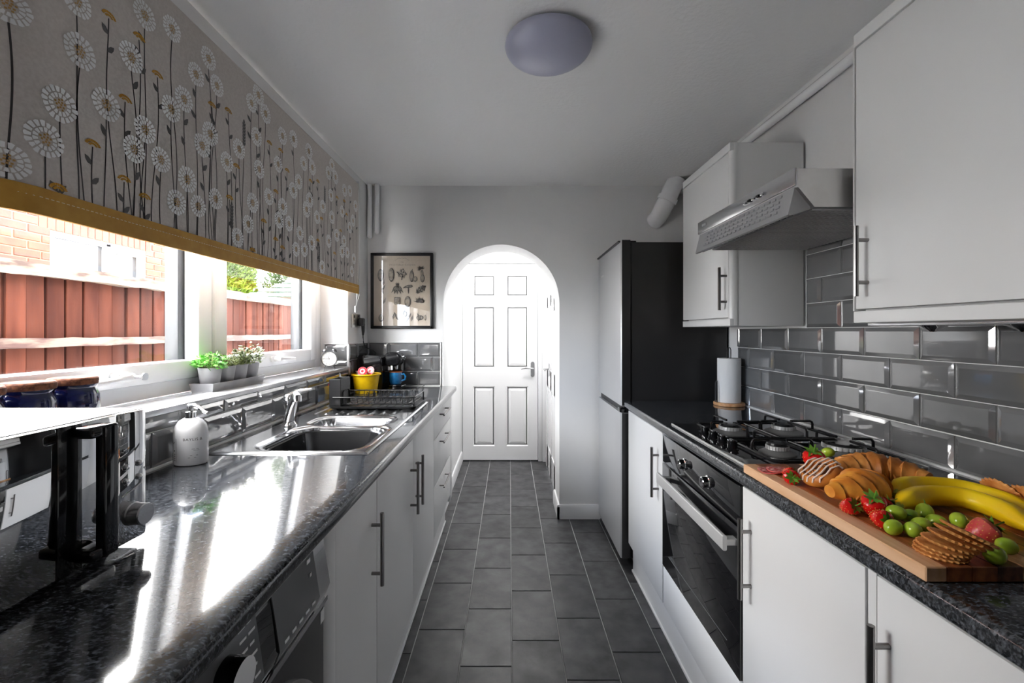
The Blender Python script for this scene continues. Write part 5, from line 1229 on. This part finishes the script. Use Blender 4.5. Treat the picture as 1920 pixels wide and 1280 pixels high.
# ================================================================== food board
BT = .944; bx0, bx1, by0, by1 = .629, .962, .659, 1.173
brd = thing('serving_board', 'long striped wooden serving board laid along the worktop edge', 'board', ((bx0+bx1)/2, (by0+by1)/2, ZW))
xs_ = [.629, .662, .700, .739, .777, .815, .853, .890, .926, .962]; ms = ['wood_pale', 'wood_mid', 'wood_mid', 'wood_dark', 'wood_pale', 'wood_mid', 'wood_dark', 'wood_mid', 'wood_pale']
M['wood_edge'] = mat('pale_rosy_wood', rgb(232, 190, 152), .42, col2=rgb(214, 164, 120), vscale=5, stretch=(14, 1, 6))
for k, m_ in enumerate(ms):
    bm = bmn(); box(bm, xs_[k]+.0001, xs_[k+1]-.0001, by0, by1, ZW+.001, BT, .0012 if k not in (0, 8) else .0018, 1); obj('wood_strip', bm, 'wood_edge' if k == 0 else m_, brd, angle=0)

def Z7(x, y, z): return atz(1380+x/3.5556, 800+y/3.5556, z)
# strawberries
def strawberry_proto():
    t = thing('strawberry', 'strawberry', 'strawberry', (0, 0, 0), 'strawberries on the board')
    bm = bmn(); lathe(bm, [(0, -.021), (.004, -.0205), (.009, -.016), (.014, -.006), (.0165, .004), (.0160, .010), (.012, .0145), (.006, .016), (0, .0155)], (0, 0, 0), 24)
    obj('flesh', bm, 'strawberry', t, origin=(0, 0, 0))
    bm = bmn()
    PR = [(-.021, 0), (-.0205, .004), (-.016, .009), (-.006, .014), (.004, .0165), (.010, .0160), (.0145, .012)]
    for k in range(80):
        z = -.019+.031*(k+.5)/80; a = k*2.39996
        for (z0, r0), (z1, r1) in zip(PR, PR[1:]):
            if z0 <= z <= z1: r_ = r0+(r1-r0)*(z-z0)/(z1-z0)
        ball(bm, Vector((r_*cos(a), r_*sin(a), z)), (.0006, .0006, .0009), 5, 4)
    obj('seeds', bm, 'seed', t, kind='stuff', origin=(0, 0, 0))
    bm = bmn()
    for k in range(9):
        a = 2*pi*k/9+random.uniform(-.2, .2); L = random.uniform(.012, .018); up = random.uniform(-.002, .009); d = Vector((cos(a), sin(a), 0)); s = Vector((-sin(a), cos(a), 0))
        v = [bm.verts.new(c) for c in (Vector((0, 0, .0155))-s*.001, Vector((0, 0, .0155))+s*.001, d*L*.5+s*.0036+Vector((0, 0, .0175)), d*L+Vector((0, 0, .014+up)), d*L*.5-s*.0036+Vector((0, 0, .0175)))]
        bm.faces.new((v[0], v[1], v[2], v[3], v[4]))
    tube(bm, [(0, 0, .015), (.001, 0, .022), (.004, .001, .029)], .001, 5)
    obj('calyx', bm, 'calyx', t, origin=(0, 0, 0)); return t
st0 = strawberry_proto(); first = [True]
def place(proto, used, loc, rot, scale, label, group=None):
    if not used: used.append(1); o = proto; o.location = loc; o.rotation_euler = rot; o.scale = (scale,)*3; o['label'] = label; return o
    return clone(proto, loc, rot, scale, label, group)
us = []
SB = [(520, 240, .968, (.25, -.2, 0), 1.5, 'upright strawberry with raised leaves beside the grapes at the hob end'),
      (352, 302, .957, (1.2, .9, 0), .80, 'small strawberry beside the salami'),
      (445, 338, .960, (.9, -1.2, .3), 1.05, 'strawberry lying with its leaves towards the salami'),
      (790, 535, .957, (1.0, -.5, .4), .95, 'small strawberry tucked against the croissant'),
      (905, 525, .963, (.35, -.25, 0), 1.2, 'big strawberry in the middle of the cluster by the bananas'),
      (940, 495, .965, (.2, .75, 0), .95, 'strawberry leaning on the banana tip'),
      (965, 615, .958, (1.3, -1.0, .2), 1.0, 'strawberry with spread leaves lying next to the front grapes')]
for x, y, z, r_, s, lb in SB: place(st0, us, Z7(x, y, z), r_, s, lb, 'strawberries on the board')
pale = clone(st0, Z7(1655, 690, .968), (.55, .75, .4), 1.22, 'pale pinkish strawberry with dark leaves by the crackers', 'strawberries on the board')
for c in pale.children:
    if c.name.startswith('flesh'): c.data = c.data.copy(); c.data.materials[0] = M['strawberry_pale']
# grapes
def grape_proto(m, name):
    t = thing(name, 'grape', 'grape', (0, 0, 0)); bm = bmn(); ball(bm, (0, 0, 0), (.0125, .0125, .0152), 20, 14); obj('berry', bm, m, t, origin=(0, 0, 0))
    bm = bmn(); tube(bm, [(0, 0, .0145), (.0005, 0, .0185), (.002, 0, .022)], [.0016, .0009, .0009], 6); obj('stalk', bm, 'calyx', t, origin=(0, 0, 0)); return t
gp = grape_proto('grape', 'grape'); ug = []
GR = [(612, 180, .978, 'hob end'), (600, 235, .957, 'hob end'), (685, 218, .966, 'hob end'),
      (1065, 568, .968, ''), (1165, 580, .962, ''), (1258, 552, .964, ''), (1048, 668, .957, ''), (1180, 685, .957, ''), (1232, 655, .956, ''), (1335, 618, .960, ''), (1485, 622, .965, ''), (1790, 785, .957, 'c'), (1725, 852, .957, 'c')]
GL = ['topmost green grape of the trio beside the iced pastry', 'lowest green grape of the trio, touching the upright strawberry', 'green grape of the trio resting on the iced pastry',
      'plump green grape touching the banana stem', 'green grape half hidden behind the one at the banana stem', 'green grape pressed against the nearer banana', 'green grape next to the strawberry with spread leaves',
      'green grape of the bunch lying closest to the edge of the board', 'green grape squeezed in the middle of the bunch', 'green grape just above the fanned crackers', 'lone green grape between fanned crackers and nearer banana',
      'green grape touching the pale pinkish strawberry', 'green grape lying under the tilted crackers']
for k, (x, y, z, e) in enumerate(GR):
    place(gp, ug, Z7(x, y, z), (random.uniform(.6, 2.2), random.uniform(-1, 1), random.uniform(0, 3)), random.uniform(.95, 1.12), GL[k], {'hob end': 'trio of grapes', '': 'bunch of grapes', 'c': 'grapes by the crackers'}[e])
gp['group'] = 'trio of grapes'
g2 = grape_proto('grape_red', 'grape'); g2.location = Z7(565, 195, .962); setp(g2, 'dark red grape behind the upright strawberry', 'grape')
g3 = clone(g2, Vector((.993, 1.035, ZW+.013)), (1.2, .3, 0), 1.0, 'dark red grape on the worktop behind the bananas')
# bananas
def banana(pts, r, label):
    P = [Vector(p) for p in pts]; n_ = 26; C = []
    for i in range(n_+1):                                # Catmull-Rom
        u = i/n_*(len(P)-1); k = min(int(u), len(P)-2); f = u-k
        p0, p1, p2, p3 = P[max(k-1, 0)], P[k], P[k+1], P[min(k+2, len(P)-1)]
        C.append(.5*((2*p1)+(p2-p0)*f+(2*p0-5*p1+4*p2-p3)*f*f+(3*p1-p0-3*p2+p3)*f**3))
    base = Vector((sum(c.x for c in C)/len(C), sum(c.y for c in C)/len(C), BT)); t = thing('banana', label, 'banana', base, 'bananas on the board')
    bm = bmn(); rings = []
    for i, c in enumerate(C):
        s = i/n_; rr = r*(.36+.64*sst(.06, .24, s))*(1-.72*sst(.84, 1.0, s)); d = (C[min(i+1, n_)]-C[max(i-1, 0)]).normalized()
        side = d.cross(Vector((0, 0, 1))).normalized(); up = side.cross(d); rings.append([bm.verts.new(c+(side*cos(a)+up*sin(a))*rr*(1+.055*cos(5*a))) for a in [2*pi*q/20 for q in range(20)]])
    for A, B in zip(rings, rings[1:]):
        for q in range(20): bm.faces.new((A[q], A[(q+1) % 20], B[(q+1) % 20], B[q]))
    bm.faces.new(rings[0]); bm.faces.new(rings[-1]); obj('skin', bm, 'banana', t, recalc=True, angle=60)
    d = (C[0]-C[1]).normalized(); bm = bmn(); tube(bm, [C[1], C[0]+d*.004, C[0]+d*.016], [r*.38, r*.34, r*.40], 12); obj('stem', bm, 'banana_tip', t)
    d = (C[-1]-C[-2]).normalized(); bm = bmn(); tube(bm, [C[-1]-d*.002, C[-1]+d*.005], [r*.29, r*.18], 10); obj('tip', bm, 'bark', t)
BAN = [[(.752, .842, .962), (.780, .858, .965), (.842, .886, .967), (.908, .872, .968), (.921, .812, .966), (.885, .735, .964)],
       [(.802, .902, .966), (.826, .920, .970), (.875, .938, .970), (.948, .922, .969), (.976, .868, .966), (.972, .80, .964)]]
banana(BAN[0], .0195, 'banana lying in front, nearer the grapes')
banana(BAN[1], .0190, 'banana lying behind, nearer the tiles')
# croissants
def croissant(name, c, length, r, ang, bend, m, label, tilt=0):
    t = thing(name, label, 'croissant', (c[0], c[1], BT), 'croissants on the board'); bm = bmn(); rings = []; n_ = 54
    mt = Matrix.Translation(c) @ Matrix.Rotation(ang, 4, 'Z') @ Matrix.Rotation(tilt, 4, 'Y')
    for i in range(n_+1):
        s = i/n_*2-1; a = s*bend; Rb = length/2/bend
        p = Vector((Rb*sin(a), Rb*(1-cos(a))*-1, 0)); d = Vector((cos(a), -sin(a), 0)); sd = Vector((sin(a), cos(a), 0))
        seg = (abs(s)*3.6) % 1.0; rr = r*(1-.62*abs(s)**1.5)*(1+.24*(1-seg)-.10*(seg > .9))
        rings.append([bm.verts.new(p+(sd*cos(q)*1.05+Vector((0, 0, 1))*sin(q)*(.92 if sin(q) > 0 else .60))*rr*(1+.035*sin(3*q+i*.9))) for q in [2*pi*k/22 for k in range(22)]])
    for A, B in zip(rings, rings[1:]):
        for q in range(22): bm.faces.new((A[q], A[(q+1) % 22], B[(q+1) % 22], B[q]))
    bm.faces.new(rings[0]); bm.faces.new(rings[-1]); bm.transform(mt); obj('pastry', bm, m, t, recalc=True, angle=50)
    bm = bmn()                                             # rolled edge ribs
    for s in (-.62, -.36, -.12, .12, .36, .62):
        a = s*bend; Rb = length/2/bend; p = Vector((Rb*sin(a), -Rb*(1-cos(a)), 0)); sd = Vector((sin(a), cos(a), 0)); dd_ = Vector((cos(a), -sin(a), 0)); rr = r*(1-.62*abs(s)**1.5)*1.06
        tube(bm, [p+(sd*cos(q)*1.05+Vector((0, 0, 1))*sin(q)*.92)*rr+dd_*.010*sin(q*2)*(1 if s > 0 else -1) for q in [radians(-25+23*k) for k in range(11)]], [.0015]+[.0035]*9+[.0015], 6)
    bm.transform(mt); obj('rolled_layers', bm, m, t, kind='stuff', angle=60)
croissant('croissant', (.738, .910, .9725), .180, .0360, radians(30), -.55, 'crust', 'golden croissant in front, behind the small strawberry')
croissant('croissant', (.872, 1.042, .9715), .195, .035, radians(-24), .85, 'crust_dark', 'paler croissant behind, close to the hob')
# iced pastry leaning on the croissant
pc = Vector((.710, .994, .9785)); t = thing('iced_pastry', 'round swirl pastry with white icing stripes leaning on the croissant', 'pastry', (pc.x, pc.y, BT), None)
mt = Matrix.Translation(pc) @ Matrix.Rotation(radians(6), 4, 'X') @ Matrix.Rotation(radians(-31), 4, 'Y') @ Matrix.Rotation(radians(100), 4, 'Z') @ Matrix.Scale(.92, 4)
mt_pastry = mt
bm = bmn(); pr = [(0, -.013), (.040, -.013), (.046, -.006), (.046, .004), (.041, .011)] + [(.041-.0035*k, .0115+(.003 if k % 2 else 0)) for k in range(1, 11)] + [(0, .012)]
lathe(bm, pr, (0, 0, 0), 36); bm.transform(mt); obj('pastry', bm, 'pastry', t, angle=60)
bm = bmn(); tube(bm, [((.036-.0016*k)*cos(k*.42), (.036-.0016*k)*sin(k*.42), .0132) for k in range(20)], .0022, 6); bm.transform(mt); obj('swirl', bm, 'filling', t)
bm = bmn()
for k in range(6):
    x = -.032+k*.013; L = sqrt(max(0, .045**2-x*x)); tube(bm, [(x-.002, -L-.001, .004), (x, -L*.9, .0135), (x+.004, -L*.3, .0165), (x-.002, L*.3, .0165), (x+.002, L*.9, .0135), (x+.003, L+.001, .005)], .0021, 8)
bm.transform(mt); obj('icing', bm, 'icing', t)
# salami
for k, (x, y, z, s, lb) in enumerate(((235, 290, BT+.0028, .030, 'salami slice underneath at the board corner'), (290, 285, BT+.0078, .028, 'salami slice on top, touching the small strawberry'))):
    p = Z7(x, y, z); bm = bmn(); rg = [[bm.verts.new(p+Vector((s*q*cos(a), s*q*sin(a), .0015*sin(3*a+k)*q+zz))) for a in [2*pi*j/32 for j in range(32)]] for q, zz in ((1, -.001), (1, .001), (.93, .0012), (.01, .0012))]
    for A, B in zip(rg, rg[1:]):
        for j in range(32): f = bm.faces.new((A[j], A[(j+1) % 32], B[(j+1) % 32], B[j]))
    t = thing('salami_slice', lb, 'salami', p, 'salami slices'); obj('meat', bm, 'salami', t)
    bm = bmn(); tube(bm, [p+Vector((s*cos(a), s*sin(a), .0015*sin(3*a+k))) for a in [2*pi*j/32 for j in range(32)]], .0011, 6, closed=True); obj('rind', bm, 'strawberry_pale', t)
# crackers
def cracker_proto():
    bm = bmn(); n_ = 52; R = []
    for q, z in ((.0, -.0022), (.92, -.0022), (1, 0), (.96, .0018), (.84, .0024), (.55, .0022), (0, .0024)):
        R.append([bm.verts.new((.033*max(q, .002)*(1+.035*cos(26*a)*(q > .9))*cos(a), .033*max(q, .002)*(1+.035*cos(26*a)*(q > .9))*sin(a), z)) for a in [2*pi*k/n_ for k in range(n_)]])
    for A, B in zip(R, R[1:]):
        for k in range(n_): bm.faces.new((A[k], A[(k+1) % n_], B[(k+1) % n_], B[k]))
    t = thing('cracker', 'cracker', 'cracker', (0, 0, 0), 'crackers fanned on the board'); obj('biscuit', bm, 'cracker', t, origin=(0, 0, 0), recalc=True)
    bm = bmn()
    for k in range(12): a = k*2.4; q = .0075*sqrt(k+.4); cyl(bm, (q*cos(a), q*sin(a), .0020), (q*cos(a), q*sin(a), .0027), .0011, n=6)
    obj('docking_holes', bm, 'crust_dark', t, kind='stuff', origin=(0, 0, 0)); return t
ck0 = cracker_proto(); uc = []
CRK = [(1362, 838, .0024, 0, 0), (1368, 815, .0082, .02, .02), (1385, 800, .0142, .04, .04), (1420, 775, .0230, .06, .14), (1465, 748, .0325, .08, .26), (1510, 728, .0410, .10, .36), (1550, 712, .0490, .12, .44)]
CL = ['cracker at the bottom of the fanned stack', 'second cracker from the bottom of the fanned stack', 'third cracker from the bottom of the fanned stack', 'middle cracker of the fanned stack', 'third cracker from the top of the fanned stack', 'second cracker from the top of the fanned stack', 'cracker tilted on top of the fanned stack']
for (x, y, dz, rx_, ry_), lb in zip(CRK, CL):
    p = Z7(x, y, BT+dz); place(ck0, uc, p, (rx_*.5, ry_, 0), 1.0, lb, 'crackers fanned on the board')
for k in range(3):
    clone(ck0, Vector((1.003+.0075*k, .885-.042*k, .9615)), (0, radians(65), 0), 1.3, 'cracker leaning against the back of the bananas', 'crackers leaning behind the bananas')

# let the loose fruit settle: nothing sinks into its neighbours or into the board
def rad(o): return o.scale[0]*(.0178 if o.name.startswith('straw') else .0135)
loose = [o for o in COL.objects if o.parent is None and o.name.split('.')[0] in ('strawberry', 'grape') and o.location.x < bx1]
solid = []
for P, r in zip(BAN, (.0195, .019)):
    for p, q in zip(P, P[1:]):
        for k in range(8): c = Vector(p).lerp(Vector(q), k/8); solid.append((c, r*(.5 if p == P[0] else 1)))
for c, L, r, ang, bend in (((.738, .910, .9725), .180, .036, radians(30), -.55), ((.872, 1.042, .9715), .195, .035, radians(-24), .85)):
    for k in range(-8, 9):
        s_ = k/8; a = s_*bend; Rb = L/2/bend; p = Matrix.Rotation(ang, 3, 'Z') @ Vector((Rb*sin(a), -Rb*(1-cos(a)), 0)); solid.append((Vector(c)+p, r*(1-.62*abs(s_)**1.5)*1.2))
for k in range(12): a = 2*pi*k/12; solid.append((mt_pastry @ Vector((.028*cos(a), .028*sin(a), 0)), .018))
for x, y, dz, *_ in CRK:
    for k in range(8): a = 2*pi*k/8; solid.append((Z7(x, y, BT+dz)+Vector((.024*cos(a), .024*sin(a), -.012*cos(a)*(dz > .02))), .010))
for it in range(160):
    for i, o in enumerate(loose):
        o.location.z = max(o.location.z, BT+rad(o)*.93)
        for c, r in solid:
            d = o.location-c; m_ = rad(o)+r-.001-d.length
            if m_ > 0: d.z = 0; o.location += d.normalized()*m_*.5
        for p in loose[:i]:
            d = o.location-p.location; m_ = rad(o)+rad(p)-.0012-d.length
            if m_ > 0:
                if abs(d.z) < .012: d.z = 0
                d = d.normalized()*m_*.5; o.location += d; p.location -= d
    bpy.context.view_layer.update()
for o in loose:                                          # rest on the board exactly where a berry is at the bottom
    body = [c for c in o.children if c.name.startswith(('flesh', 'berry'))][0]; lo = min((body.matrix_world @ v.co).z for v in body.data.vertices)
    if lo < BT-.0005 or lo < BT+.008: o.location.z += BT-.0004-lo
